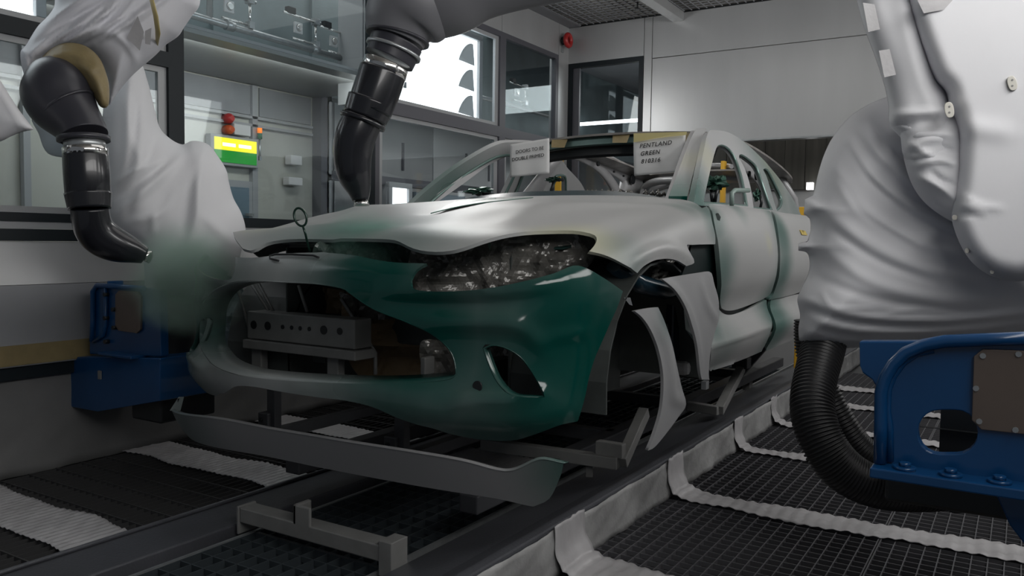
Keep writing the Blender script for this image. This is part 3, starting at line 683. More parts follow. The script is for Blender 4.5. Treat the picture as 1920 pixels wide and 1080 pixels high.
# bonnet with both wings in one skin
low = BODY.path([(640, 447), (700, 448), (740, 451), (765, 462), (790, 470), (830, 472), (870, 464), (920, 447), (965, 437), (1010, 433), (1060, 432), (1095, 435), (1115, 441), (1119, 450), (1113, 462), (1105, 471, 1),
      (1130, 477), (1160, 490), (1195, 512, 1), (1206, 500), (1225, 489), (1247, 485), (1268, 488), (1287, 499, 1), (1302, 492), (1296, 478), (1288, 460), (1300, 459), (1341, 458, 1)])
rear = BODY.path([(1341, 440), (1334, 410), (1325, 387, 1)])
y_end = 3.62
rr = [(3.45, 4.4), (3.58, 3.2), (3.68, 1.7)]
right = low+rear+[(3.46, 4.35, 1), (3.60, 3.2), (3.70, 1.7)]
BODYL = Surf(body, 1.98, 6.7, -10, 0, 200, 100)
lfront = BODYL.path([(455, 466, 1), (470, 470), (482, 466), (500, 456), (530, 450), (575, 448)])
lrest = [p for p in mir(low)[16:]]+mir(rear)+mir([(3.46, 4.35, 1), (3.60, 3.2), (3.70, 1.7)])
left = list(reversed(lrest))+[(2.52, -5.2)]+lfront
c0 = BODY.cast(627, 449)
outl = [(c0[0], 0.0)]+right+[(3.73, 0.0)]+left
# scoops pressed into the bonnet
sc1 = BODY.path([(800, 389), (850, 377), (900, 371), (980, 368), (1040, 368)]); sc2 = BODY.path([(760, 400), (820, 390), (900, 383), (1000, 376), (1080, 374)])
cr1 = BODY.path([(940, 425), (1000, 398), (1070, 388), (1160, 386), (1240, 388)]); cr2 = BODY.path([(790, 440), (850, 415), (930, 395), (1020, 384), (1100, 378)])
arch = BODY.path([(1180, 500), (1195, 487), (1215, 474), (1240, 466), (1262, 468), (1280, 476), (1296, 490)])
bst = [(sc1, -.010, .022), (mir(sc1), -.010, .022), (cr1, .016, .06), (mir(cr1), .016, .06), (cr2, .010, .07), (mir(cr2), .010, .07), (arch, .012, .020), (mir(arch), .012, .020)]
o = trim('bonnet', BODY, outl, PY, car, step=.022, thick=.012, strokes=bst, metric=MET)
# dark recess of the bonnet vents
for s in (1, -1):
    pl = [(a, b*s) for a, b in BODY.path([(806, 391), (850, 387), (910, 380), (960, 375), (1000, 371), (950, 371), (890, 375), (835, 382)])]
    o = trim('bonnet_vent', BODY, pl, simple('vent_green', (.03, .10, .075), .35), car, step=.02, thick=.004, off=.003, metric=MET); o['label'] = 'dark green vent slot'
# doors
PD = PY
def door(name, outline, holes=(), strokes=()):
    o = trim(name, BODY, BODY.path(outline), PD, car, holes=[BODY.path(h) for h in holes], step=.03, thick=.02, off=.004, metric=MET, strokes=strokes); return o
fd = door('front_door', [(1328, 388, 1), (1337, 415), (1344, 450), (1349, 500), (1350, 545), (1350, 572), (1355, 580), (1372, 582), (1400, 573), (1430, 560), (1444, 549), (1452, 525), (1457, 490), (1455, 450), (1449, 415), (1441, 396, 1), (1400, 390)],
          holes=[[(1340, 402), (1346, 401), (1350, 408), (1348, 415), (1343, 413)]])
rd = door('rear_door', [(1446, 397, 1), (1455, 420), (1460, 455), (1461, 495), (1456, 530), (1449, 550), (1440, 562, 1), (1470, 556), (1500, 547), (1540, 530), (1552, 500), (1556, 450), (1550, 410, 1), (1500, 404)])
gold = simple('gold_tape', (.55, .42, .12), .4)
def patch(name, pts, mat, parent, off=.010, step=.02, thick=.004, **k): return trim(name, BODY, BODY.path(pts), mat, parent, step=step, thick=thick, off=off, metric=MET, **k)
patch('handle_tape', [(1424, 432, 1), (1437, 433, 1), (1441, 443, 1), (1428, 442, 1)], gold, fd).parent = fd if False else car
patch('handle_tape', [(1497, 432, 1), (1507, 434, 1), (1511, 442, 1), (1501, 441, 1)], gold, car)
# lower body and sill with crisp edge; waist of the doors
SILLS = trim('lower_door_panel', BODY, BODY.path([(1349, 578, 1), (1360, 588), (1376, 589), (1405, 579), (1432, 566), (1440, 565), (1446, 590), (1450, 606), (1446, 625), (1430, 660, 1), (1390, 683), (1333, 701, 1), (1334, 650), (1340, 610)]), PD, car, strokes=[(BODY.path([(1334, 652), (1390, 632), (1448, 610)]), .014, .012)], step=.018, thick=.015, off=-.006, metric=MET)
trim('rear_quarter_panel', BODY, BODY.path([(1446, 566, 1), (1456, 552), (1500, 552), (1560, 545), (1560, 600), (1530, 630), (1490, 650, 1), (1472, 652), (1434, 660, 1), (1452, 630), (1456, 608), (1450, 590)]), PD, car, step=.03, thick=.015, off=-.004, metric=MET)
for s in (1, -1):
    a = body([[3.35, s*9.9]])[0]; c = body([[5.4, s*9.9]])[0]
    part('sill', MB().bar(a+[-.10*s, 0, .02], c+[-.10*s, 0, .02], .12, .06), PY, car, .02)
# left side skin (mirror, one piece with arch)
mo = [(3.45, 5.2, 1), (4.5, 5.1), (5.6, 5.0), (6.6, 5.0, 1), (6.6, 9.5, 1), (6.4, 9.5), (6.3, 8.0), (6.0, 7.2), (5.65, 8.0), (5.5, 9.7, 1), (3.5, 9.7, 1), (3.45, 8)]
trim('left_side_panel', BODY, [(p[0], -p[1])+tuple(p[2:3]) for p in mo], PY, car, step=.05, thick=.015, metric=MET)
mo2 = [(5.45, 5.2, 1), (6.6, 5.0, 1), (6.6, 9.5, 1), (6.4, 9.5), (6.3, 8.0), (6.0, 7.2), (5.65, 8.0), (5.5, 9.7, 1), (5.4, 9.0), (5.45, 7)]
trim('rear_wing', BODY, mo2, PY, car, step=.05, thick=.015, metric=MET, off=-.003)
# dark door gaps: an inner body side just inside the skin
for s in (1, -1):
    mi = [(3.36, 5.0, 1), (6.5, 5.0, 1), (6.5, 9.4, 1), (3.40, 9.4, 1), (3.2, 8.2, 1), (3.10, 6.7, 1), (3.2, 6.0, 1)]
    o = trim('inner_side', BODY, [(p[0], p[1]*s)+tuple(p[2:3]) for p in mi], simple('door_gap_green', (.006, .014, .014), .35), car, step=.06, thick=.01, off=-.035, metric=MET, smooth=False)
# ---- greenhouse: the leaning side frames
def gh(uv):                                             # (y, q 0..1 belt to roof)
    y, q = uv[:, 0], uv[:, 1]; ins = .835-.155*q-.075*q**3-np.clip((y-5.2)*.10, 0, .2)*q
    return np.stack([CX+ins, y, 1.20+.56*q], 1)
GH = Surf(gh, 3.2, 6.9, 0, 1.0, 90, 40)
def ghl(uv): p = gh(uv); p[:, 0] = 2*CX-p[:, 0]; return p
GHL = Surf(ghl, 3.2, 6.9, 0, 1.0, 90, 40)
PG = paint('primer_frame', (.40, .405, .41), [((-1.25, 3.60, 1.30), .42, 1.0), ((-3.0, 3.9, 1.35), .6, .75), ((-1.35, 5.2, 1.6), .6, .55), ((-1.3, 5.6, 1.3), .4, .4)], rough=(.34, .2), yellow=[((-1.4, 4.0, 1.5), .22, .35), ((-1.4, 5.3, 1.65), .35, .4)])
so = GH.path([(1300, 384, 1), (1308, 340), (1318, 290), (1327, 250), (1340, 244), (1370, 250), (1400, 270), (1432, 300), (1462, 336), (1488, 375), (1506, 412, 1), (1478, 405), (1440, 400), (1380, 392)])
h1 = GH.path([(1319, 381, 1), (1325, 350), (1334, 310), (1343, 278), (1352, 271), (1365, 276), (1378, 292), (1389, 320), (1397, 352), (1403, 387, 1), (1370, 384)])
h2 = GH.path([(1413, 390, 1), (1407, 350), (1396, 315), (1386, 296), (1390, 289), (1405, 298), (1420, 313), (1432, 345), (1443, 378), (1449, 394, 1), (1430, 392)])
h3 = GH.path([(1457, 395, 1), (1449, 370), (1437, 330), (1431, 318), (1440, 318), (1455, 345), (1467, 372), (1466, 386), (1460, 394)])
MG = (1, .6)
side = trim('side_frame', GH, so, PG, car, holes=[h1, h2, h3], step=.022, thick=.03, metric=MG)
sidel = trim('side_frame', GHL, so, PG, car, holes=[h1, h2, h3], step=.022, thick=.03, metric=MG)
def rim(name, S, L, r, mat, k=1.0, off=0.0):
    c = crom([(p[0], p[1]*.6)+tuple(p[2:3]) for p in L], step=.03)/[1, .6]; pts = S.fn(c); pts = np.vstack([pts, pts[:1]])
    pts[:, 0] += off
    return part(name, MB().tube(pts, r, 6, cap=False), mat, car)
M_['seal'] = simple('window_flange', (.16, .24, .22), .25, .3)
for h in (h1, h2, h3): rim('window_flange', GH, h, .009, 'seal', off=-.01); rim('window_flange', GHL, h, .009, 'seal', off=.01)
# windscreen pillars: broad curved bars with a raised outer edge
def ribbon(name, pts, wv, mat, th=.02, n=60, wid=None):
    """a band following pts, wv = width vector, smooth"""
    s = Spl(range(len(pts)), np.array(pts, float)); q = np.linspace(0, len(pts)-1, n); c = s(q); d = np.gradient(c, axis=0)
    wv = np.array(wv, float); ww = wv if wv.ndim == 2 else np.repeat(wv[None], n, 0)
    nn = np.cross(d, ww); nn /= np.linalg.norm(nn, axis=1)[:, None]
    v = []; f = []
    for i in range(n):
        a = c[i]-ww[i]/2; b_ = c[i]+ww[i]/2; m = (a+b_)/2+nn[i]*th*.6
        v += [a, m, b_, b_-nn[i]*th, a-nn[i]*th]
    for i in range(n-1):
        for k in range(5): f.append((i*5+k, i*5+(k+1) % 5, i*5+5+(k+1) % 5, i*5+5+k))
    f += [(0, 1, 2, 3, 4), tuple((n-1)*5+k for k in (4, 3, 2, 1, 0))]
    return part(name, MB().add(v, f), mat, car)
apR = [P(a, b, y=y) for a, b, y in ((1270, 379, 3.62), (1284, 335, 3.86), (1297, 293, 4.12), (1308, 262, 4.34), (1314, 250, 4.44))]
apL = [P(a, b, y=y) for a, b, y in ((790, 372, 3.72), (855, 327, 3.95), (905, 292, 4.2), (950, 273, 4.4), (985, 266, 4.5))]
wR = np.linspace(.085, .05, 60)[:, None]*RT[None]; ribbon('windscreen_pillar', apR, wR, PG, .03)
wL = np.linspace(.036, .036, 60)[:, None]*(RT*.45-UP*.9)[None]; 
apF = [p+(RT*.45-UP*.9)*.038+[0, .03, 0] for p in apL]
ribbon('pillar_flange', apF, wL*1.1, 'inner', .02)
ribbon('pillar_flange', [p-RT*.055+[0, .03, 0] for p in apR], wR*.35, 'inner', .02)
for k in range(7):
    p = Spl(range(5), np.array(apF))(.5+k*.5)-FW*.014
    part('bolt_hole', MB().cyl(p, p-FW*.006, .006, 8), 'innerdark', car)
# roof skin and front header
def roof(uv):
    u, y = uv[:, 0], uv[:, 1]; z = 1.742-.03*(u/.62)**2-.16*np.clip(4.60-y, 0, .4)**1.3-.06*np.clip(y-4.8, 0, 3)**1.7
    return np.stack([CX+u, y, z], 1)
RF = Surf(roof, -.66, .66, 4.3, 6.7, 50, 60); rh = [(-.46, 4.62, 1), (.46, 4.62, 1), (.47, 5.3), (.44, 6.1, 1), (-.44, 6.1, 1), (-.47, 5.3)]
trim('roof_skin', RF, [(-.60, 4.47, 1), (-.3, 4.40), (0, 4.375), (.3, 4.40), (.60, 4.47, 1), (.615, 5.2), (.60, 6.2), (.55, 6.5, 1), (0, 6.55), (-.55, 6.5, 1), (-.60, 6.2), (-.615, 5.2)], simple('taped_roof_film', (.27, .255, .24), .3, .1, noise=.3, nscale=6, bump=.9, bscale=12), car, holes=[rh], step=.05, thick=.012, off=0)
hd = [(CX-.60, 4.50, 1.675), (CX-.3, 4.44, 1.695), (CX, 4.42, 1.70), (CX+.3, 4.44, 1.695), (CX+.60, 4.50, 1.68)]
ribbon('header_rail', hd, (0, .02, .05), M_['seal'], .02)
ribbon('header_rail', [(x, y+.03, z-.055) for x, y, z in hd], (0, .06, .06), 'innerdark', .02)
for k, (u, y) in enumerate(((-.33, 4.385), (.08, 4.37), (.30, 4.39), (.42, 4.41))):
    z = roof(np.array([[u, y]]))[0, 2]; part('tape_patch', MB().add([(CX+u-.05, y+.02, z+.004), (CX+u+.06, y+.02, z+.004), (CX+u+.05, y-.004, z-.05), (CX+u-.04, y-.004, z-.045)], [(0, 1, 2, 3)]), 'tape', car)
# masked tape band over paper signs
# inner structure seen through the screen: cantrails, rear pillars, hoops
def pathW(pts): return [P(p[0], p[1], x=p[2]) if len(p) == 3 else p for p in pts]
def hoop(name, pts, r, mat='inner', ell=.5, n=10, up=None):
    P3 = pathW(pts); s = Spl(range(len(P3)), np.array(P3)); q = np.linspace(0, len(P3)-1, 50)
    rr = np.interp(q, range(len(P3)), r) if hasattr(r, '__len__') else r
    return part(name, MB().tube(list(s(q)), list(rr) if hasattr(rr, '__len__') else rr, n, ell=ell, upv=up), mat, car)
XL = CX-.62
hoop('cantrail', [(1040, 283, XL-.02), (1075, 280, XL), (1115, 292, XL), (1160, 318, XL), (1195, 342, XL)], [.05, .055, .06, .075, .11], ell=.35, up=(1, 0, 0))
hoop('cantrail', [(1045, 292, XL), (1065, 287, XL), (1100, 300, XL), (1130, 322, XL), (1150, 350, XL), (1160, 372, XL)], [.03, .03, .035, .04, .05, .05], ell=.6, up=(1, 0, 0))
hoop('centre_pillar', [(1055, 290, XL), (1035, 310, XL-.03), (1010, 345, XL-.1), (988, 372, XL-.15)], [.03, .045, .06, .06], ell=.5, up=(1, 0, 0))
hoop('quarter_pillar', [(1180, 330, XL), (1215, 350, XL+.1), (1250, 345, XL+.5), (1290, 335, CX+.2)], [.09, .09, .06, .05], ell=.4, up=(1, 0, 0))
hoop('quarter_pillar', [(1180, 330, XL), (1178, 350, XL), (1172, 372, XL)], [.09, .13, .12], ell=.4, up=(1, 0, 0))
hoop('rear_hoop', [(1207, 368, XL+.3), (1212, 350, XL+.3), (1235, 340, XL+.5), (1270, 338, XL+.7), (1292, 336, XL+.9)], .03, ell=.8)
for px, py, r in ((1185, 336, .040), (1208, 340, .022), (1120, 307, .018), (1150, 322, .008), (1168, 330, .008)):
    p = P(px, py, x=XL+.06); part('round_hole', MB().cyl(p-[.0, .0, 0], p+[.012, 0, 0], r, 16), 'innerdark', car)
# rear cross members through the side windows
hoop('rear_cross_member', [(1300, 312, CX-.5), (1340, 310, CX-.3), (1372, 312, CX-.1)], .02, 'inner', 1)
hoop('rear_cross_member', [(1300, 334, CX-.5), (1345, 330, CX-.2), (1380, 334, CX)], .012, 'paper', 1)
hoop('quarter_inner', [(1385, 300, CX+.55), (1410, 318, CX+.5), (1428, 340, CX+.5), (1440, 372, CX+.5)], [.03, .06, .07, .03], ell=.3, up=(1, 0, 0))
for px, py, r in ((1417, 328, .035), (1403, 326, .018)):
    p = P(px, py, x=CX+.6); part('round_hole', MB().cyl(p, p+[.012, 0, 0], r, 14), 'innerdark', car)
# cowl and dark dashboard edge
cw = [P(x, y, z=1.335) for x, y in ((1000, 371), (1080, 372), (1180, 374), (1270, 380))]
ribbon('cowl', [(CX-.74, 3.84, 1.30), (CX-.4, 3.78, 1.335), (CX, 3.76, 1.345), (CX+.4, 3.72, 1.33), (CX+.74, 3.58, 1.275)], (0, .14, .03), simple('dark_teal_cowl', (.008, .03, .04), .2), .03)
b = MB(); random.seed(3)
for k in range(40):
    x = CX-.35+random.random()*1.05; y = 3.80+random.random()*.06-.12*max(0, x-CX); z = 1.335+random.random()*.012-.05*max(0, x-CX-.3); b.tube([(x, y, z), (x+.012, y, z+.014), (x+.02, y+.01, z)], [.006, .012, .004], 5)
o = part('crumpled_film', b, 'foil', car); o['kind'] = 'stuff'
# floor pan and firewall so that the cabin is closed below
part('floor_pan', MB().box((CX-.80, 3.55, .60), (CX+.80, 6.5, .66)).box((CX-.12, 3.6, .66), (CX+.12, 5.8, .86)), 'innerdark', car)
M_['bay'] = simple('engine_bay', (.055, .062, .060), .5, noise=.3, nscale=6)
part('firewall', MB().box((CX-.78, 3.50, .62), (CX+.78, 3.56, 1.26)), 'bay', car)
part('rear_panel', MB().box((CX-.70, 6.5, .62), (CX+.70, 6.56, 1.16)), 'inner', car, .01)
part('rear_seat_bulkhead', MB().box((CX-.72, 5.3, .66), (CX+.72, 5.36, 1.12)), 'inner', car, .01)
# tailgate frame
part('tailgate_frame', MB().tube([(CX-.6, 6.55, 1.16), (CX-.58, 6.45, 1.45), (CX-.5, 6.35, 1.62), (CX+.5, 6.35, 1.62), (CX+.58, 6.45, 1.45), (CX+.6, 6.55, 1.16)], .03, 10), 'inner', car)
# dark taillamp / spoiler end sticking out behind
sp = [P(1443, 318, y=6.55), P(1458, 316, y=6.55), P(1468, 334, y=6.55)]
part('spoiler_end', MB().add([sp[0], sp[1], sp[2], P(1452, 333, y=6.55)]+[q+[0, .12, 0] for q in (sp[0], sp[1], sp[2], P(1452, 333, y=6.55))], [(0, 1, 2, 3), (7, 6, 5, 4), (0, 4, 5, 1), (1, 5, 6, 2), (2, 6, 7, 3), (3, 7, 4, 0)]), 'innerdark', car, .01)
# wheel houses, inner wing, radiator region
for s in (1, -1):
    xo = CX+s*.93; xi = CX+s*.55
    b = MB(); n = 14; rr = .47; yc, zc = 2.92, .60
    v = []
    for i in range(n+1):
        a = PI*(-.05+1.1*i/n); v += [(xo, yc-rr*math.cos(a), zc+rr*.93*math.sin(a)), (xi, yc-rr*math.cos(a), zc+rr*.93*math.sin(a))]
    b.add(v, [(2*i, 2*i+1, 2*i+3, 2*i+2) for i in range(n)]); b.add([(xi, yc-rr, .45), (xi, yc+rr, .45), (xi, yc+rr, 1.06), (xi, yc-rr, 1.06)], [(0, 1, 2, 3)])
    o = part('wheel_house', b, 'bay', car); o.modifiers.new('s', 'SOLIDIFY').thickness = .008
    part('brown_mask', MB().box((xi+s*.01, 2.55, .50), (xi+s*.03, 3.2, .92)), 'kraft', car)
# strut and bright arc under the arch on the right
p = P(1227, 510, x=CX+.85)
b = MB(); random.seed(5)
for k in range(26):
    q = P(1222+random.random()*34, 490+random.random()*46, x=CX+.86); b.tube([q, q+[.01, .015, .012], q+[.0, .03, 0]], [.006, .014, .004], 5)
o = part('foil_scrap', b, 'foil', car); o['kind'] = 'stuff'
part('inner_wing', MB().tube([P(1150, 500, x=CX+.86), P(1190, 530, x=CX+.88), P(1240, 545, x=CX+.9), P(1300, 540, x=CX+.9)], [.03, .05, .05, .03], 10, ell=.7), simple('deep_blue_green', (.006, .022, .035), .2), car)
part('bracket', MB().add([P(1170, 558, x=CX+.93), P(1182, 558, x=CX+.93), P(1186, 573, x=CX+.93), P(1180, 571, x=CX+.93)], [(0, 1, 2, 3)]), 'steel', car)
part('inner_bracket', MB().bar(P(1245, 613, x=CX+.8), P(1282, 622, x=CX+.8), .03, .03).bar(P(1282, 622, x=CX+.8), P(1268, 690, x=CX+.8), .03, .03), 'jig', car, .004)
for y0, z0 in ((3.30, .70), (3.36, .85)): part('inner_panel', MB().box((CX+.80, y0, z0-.1), (CX+.84, y0+.14, z0+.2)), simple('inner_navy', (.006, .012, .03), .3), car, .01)
# masking over the headlamp holes: crumpled film
def mask_sheet(name, outline, D, mat, parent, seed=0, amp=.02, step=6):
    out = crom(outline, step=step); V, T, loops = fill(out, [], step); rng = np.random.RandomState(seed)
    h = np.zeros(len(V))
    for k in range(70):
        a = rng.rand()*PI; c = V[rng.randint(len(V))]; d = (V-c) @ [math.cos(a), math.sin(a)]; wd = 2.5+rng.rand()*5
        L = np.abs((V-c) @ [-math.sin(a), math.cos(a)]); h += (rng.rand()-.4)*amp*np.clip(1-np.abs(d)/(wd*2.2), 0, 1)*np.clip(1.3-L/50, 0, 1)
    dist = D(V[:, 0], V[:, 1])-h
    rays = FW[None]+RT[None]*((V[:, 0]-960)/FPX)[:, None]-UP[None]*((V[:, 1]-540)/FPX)[:, None]
    fr = CAM+rays*dist[:, None]; a, b_, c = V[T[0]]
    if (b_[0]-a[0])*(c[1]-a[1])-(b_[1]-a[1])*(c[0]-a[0]) > 0: T = T[:, ::-1]
    o = shell(name, fr, CAM+rays*(dist+.004)[:, None], T, loops, mat, parent); o.data.polygons.foreach_set('use_smooth', [False]*len(o.data.polygons)); return o
d0 = float((P(950, 480, y=2.42)-CAM) @ FW)
o = mask_sheet('headlamp_mask', [(770, 470, 1), (800, 468), (860, 462), (900, 444), (1000, 431), (1090, 432), (1122, 446), (1118, 475), (1090, 510), (1000, 545), (900, 560), (800, 560), (760, 540)], lambda x, y: d0+.03+(x-950)*.0004, M_['foil'], car, 4, .022); o['label'] = 'crumpled grey masking film'
o = mask_sheet('headlamp_mask', [(600, 452), (690, 452), (760, 462), (800, 475), (790, 540), (720, 530), (640, 500), (590, 490)], lambda x, y: 2.95+0*x, simple('film_under_bonnet', (.06, .085, .075), .25, noise=.3, nscale=9), car, 9, .03); o['label'] = 'crumpled film under bonnet edge'
# dark void under the bonnet: radiator support
part('radiator_support', MB().box((CX-.72, 2.62, .95), (CX+.72, 2.66, 1.10)), 'innerdark', car)
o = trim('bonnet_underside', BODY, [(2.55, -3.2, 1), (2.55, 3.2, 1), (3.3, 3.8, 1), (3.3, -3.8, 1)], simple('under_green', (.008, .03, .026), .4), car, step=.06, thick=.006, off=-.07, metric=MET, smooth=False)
g = P(905, 470, y=2.40); part('clip_pad', MB().box(g-[.04, .0, .02], g+[.03, .01, .03]), simple('green_pad', (.12, .2, .15), .4), car)

# ================================================================== FRONT BUMPER (held on the jig in front of the car)
plan = np.array([(0, 0), (.2, .006), (.4, .026), (.6, .075), (.75, .125), (.86, .20), (.925, .29), (.96, .40), (.98, .55), (.985, .75)])
arc = np.concatenate([[0], np.cumsum(np.hypot(*np.diff(plan, axis=0).T))]); PL = Spl(arc, plan); SM = arc[-1]
zp = [.30, .42, .50, .56, .62, .70, .80, .90, .98, 1.03, 1.07, 1.12]
yn = Spl(zp, np.array([2.16, 2.09, 2.02, 1.985, 2.00, 2.03, 2.04, 2.03, 2.04, 2.07, 2.13, 2.24]))
wn = Spl(zp, np.array([.90, .94, .965, .98, .985, .99, .995, 1.0, 1.0, .99, .97, .95]))
def bump(uv):
    s, z = uv[:, 0], uv[:, 1]; q = PL(np.abs(s)); return np.stack([CX+np.sign(s)*q[:, 0]*wn(z), yn(z)+q[:, 1], z], 1)
BP = Surf(bump, -SM, SM, .30, 1.12, 160, 60)
SIG = lambda L, s=1: [(p[0]*s, p[1])+tuple(p[2:3]) for p in L]
top = BP.path([(615, 474), (660, 478), (700, 486), (740, 492), (800, 494, 1), (782, 505), (770, 525), (772, 540), (800, 546), (860, 546), (920, 540), (980, 528), (1040, 512), (1075, 498), (1100, 503), (1130, 520), (1168, 546, 1),
               (1158, 575), (1140, 615), (1118, 665), (1105, 705), (1098, 740), (1090, 770), (1083, 790, 1), (1050, 797), (1010, 812), (960, 826), (900, 824), (850, 815), (810, 803), (781, 796), (744, 783), (700, 763), (650, 751), (600, 745)])
cb = BP.cast(600, 737); ct = BP.cast(585, 472)
top = [p for p in top if True]
half = top
outb = [(0, ct[1])]+half+[(p[0], p[1])+p[2:] for p in SIG(list(reversed(half)), -1)]
gr = BP.path([(590, 531), (640, 539), (655, 548), (700, 578), (760, 602), (810, 626), (843, 655), (855, 690), (850, 709), (800, 718), (700, 722), (600, 719)])
gz = [p for p in gr]
grl = BP.path([(500, 712), (440, 702), (395, 680), (374, 640), (376, 590), (394, 550), (430, 531), (480, 526), (530, 528)])
sv = BP.path([(905, 652), (920, 646), (945, 650), (975, 668), (1000, 700), (1018, 735), (1020, 745), (990, 746), (960, 743), (940, 728), (922, 700)])
svm = SIG(list(reversed(sv)), -1)
PB = paint('bumper_paint', (.31, .325, .325), [((-1.15, 2.25, .78), 1.05, 1.0), ((-1.80, 2.1, .95), .55, 1.0), ((-3.0, 2.3, .75), .62, .95), ((-1.65, 2.05, .80), .75, 1.0), ((-1.35, 2.1, .5), .45, .85), ((-2.5, 2.05, .84), .40, .45)], green=(.002, .052, .042), rough=(.36, .09))
bst2 = [(BP.path([(720, 566), (800, 572), (880, 572), (960, 566), (1030, 556)]), -.020, .030), (BP.path([(700, 552), (800, 552), (900, 553), (990, 545), (1060, 528)]), .008, .022),
        (BP.path([(800, 610), (870, 606), (940, 606), (985, 620), (1020, 660)]), .016, .030), (BP.path([(850, 756), (920, 750), (980, 748), (1020, 742)]), .022, .022),
        (BP.path([(560, 712), (700, 730), (820, 740)]), .018, .04), (BP.path([(1010, 640), (1060, 628), (1100, 620)]), .008, .02)]
bst2 += [(SIG(s_[0], -1), s_[1], s_[2]) for s_ in bst2]
bump_o = trim('front_bumper', BP, outb, PB, None, holes=[gz+grl, sv, svm], step=.018, thick=.012, strokes=bst2)
tag(bump_o, 'glossy green and grey front bumper skin with wide grille opening held before the car', 'bumper')
# return flanges around the openings
def flange(name, L, depth, mat, r=.0, shrink=.0, dz=0.0):
    c = crom(L, step=.02); p = BP.fn(c); n = len(p)
    cen = p.mean(0); q = p+np.array([0, depth, dz]); q[:, [0, 2]] = cen[[0, 2]]+(q[:, [0, 2]]-cen[[0, 2]])*(1-shrink)
    o = MB().add(list(p)+list(q), [(i, (i+1) % n, n+(i+1) % n, n+i) for i in range(n)], True).build(name, mat, None); o.parent = bump_o
    o.modifiers.new('s', 'SOLIDIFY').thickness = .004; return o
flange('grille_return', gz+grl, .10, PB, shrink=.05, dz=.006); flange('vent_return', sv, .03, PB, shrink=.03); flange('vent_return', svm, .03, PB, shrink=.03)
q = P(896, 724, y=BP.fn(np.array([BP.cast(896, 724)]))[0][1]-.003); o = MB().cyl(q, q+[0, -.004, 0], .017, 18).build('tow_cap_hole', M_['innerdark'], bump_o)
# badge slot on the nose
q = [BP.fn(np.array([BP.cast(*p)]))[0]+[0, -.006, .006] for p in ((525, 492), (509, 488), (508, 483), (518, 480), (550, 480), (590, 482), (600, 486))]
o = MB().tube(q, .004, 8).build('badge_slot', M_['innerdark'], bump_o)
# dark parts behind the bumper
jg = thing('jig_crash_frame', (CX, 2.3, .2), 'grey jig box beam with round holes standing behind the grille opening', 'jig')
a = P(463, 606, y=2.38); c = P(654, 630, y=2.38)
zb, zt = P(463, 632, y=2.38)[2], P(463, 583, y=2.38)[2]
part('box_beam', MB().box((a[0], 2.38, zb-.005), (c[0]+.03, 2.48, zt)), 'jig', jg, .006)
part('lower_channel', MB().box((a[0]-.005, 2.36, zb-.045), (c[0]+.05, 2.48, zb-.008)), 'jig', jg, .004)
for px, r in ((476, .018), (502, .018), (530, .009), (547, .009), (563, .009), (580, .009), (607, .018), (637, .014)):
    p = P(px, 609+(px-476)*.075, y=2.379); part('round_hole', MB().cyl(p, p+[0, -.002, 0], r, 14), 'innerdark', jg)
for px in (487, 630):
    p = P(px, 650, y=2.42); part('leg', MB().box((p[0]-.03, 2.40, .48), (p[0]+.03, 2.44, zb-.04)), 'jig', jg, .004)
part('diagonal_strut', MB().tube([P(640, 560, y=2.5), P(672, 612, y=2.5), P(704, 662, y=2.5), P(704, 702, y=2.5)], .008, 8), 'jig', jg)
for pts in (((443, 530), (466, 612)), ((470, 530), (505, 585)), ((484, 530), (512, 583)), ((560, 535), (576, 585))):
    part('stay_rod', MB().cyl(P(*pts[0], y=2.46), P(*pts[1], y=2.46), .007, 8), 'jig', jg)
part('fender_block', MB().box(P(788, 670, y=2.4), P(815, 700, y=2.46)), 'jig', jg, .004)
# masks behind: brown paper, foil
for outl2, y, mt, sd in (([(560, 530, 1), (645, 545, 1), (650, 590, 1), (575, 585, 1)], 2.62, 'kraft', 1), ([(655, 545), (720, 590), (800, 610), (850, 640), (850, 650), (760, 650), (660, 640), (640, 600)], 2.6, 'kraft', 2),
                        ([(636, 548), (660, 556), (740, 592), (700, 600), (670, 596), (650, 580)], 2.55, 'foil', 3), ([(660, 645), (850, 645), (860, 725), (700, 725)], 2.75, 'kraft', 4), ([(790, 640), (850, 650), (860, 705), (800, 705)], 2.52, 'foil', 6),
                        ([(900, 640), (1040, 640), (1040, 760), (900, 760)], 2.62, 'foil', 7), ([(395, 530), (450, 530), (470, 640), (440, 670), (390, 640)], 2.55, 'teal', 8), ([(540, 540, 1), (575, 540, 1), (580, 570, 1), (550, 572, 1)], 2.6, 'wall', 9)):
    D = float((P(*outl2[0][:2], y=y)-CAM) @ FW)
    mask_sheet('masking_paper' if mt == 'kraft' else 'masking_film', outl2, lambda x, yy, D=D: D+0*x, M_[mt], car, sd, .02, 8)
part('crash_beam', MB().box((CX-.62, 2.70, .66), (CX+.62, 2.78, .78)), 'bay', car, .01)
part('lower_rail', MB().box((CX-.45, 2.5, .58), (CX-.38, 3.5, .66)), 'bay', car); part('lower_rail', MB().box((CX+.38, 2.5, .58), (CX+.45, 3.5, .66)), 'bay', car)
for px, py in ((600, 640), (700, 660)):
    pass
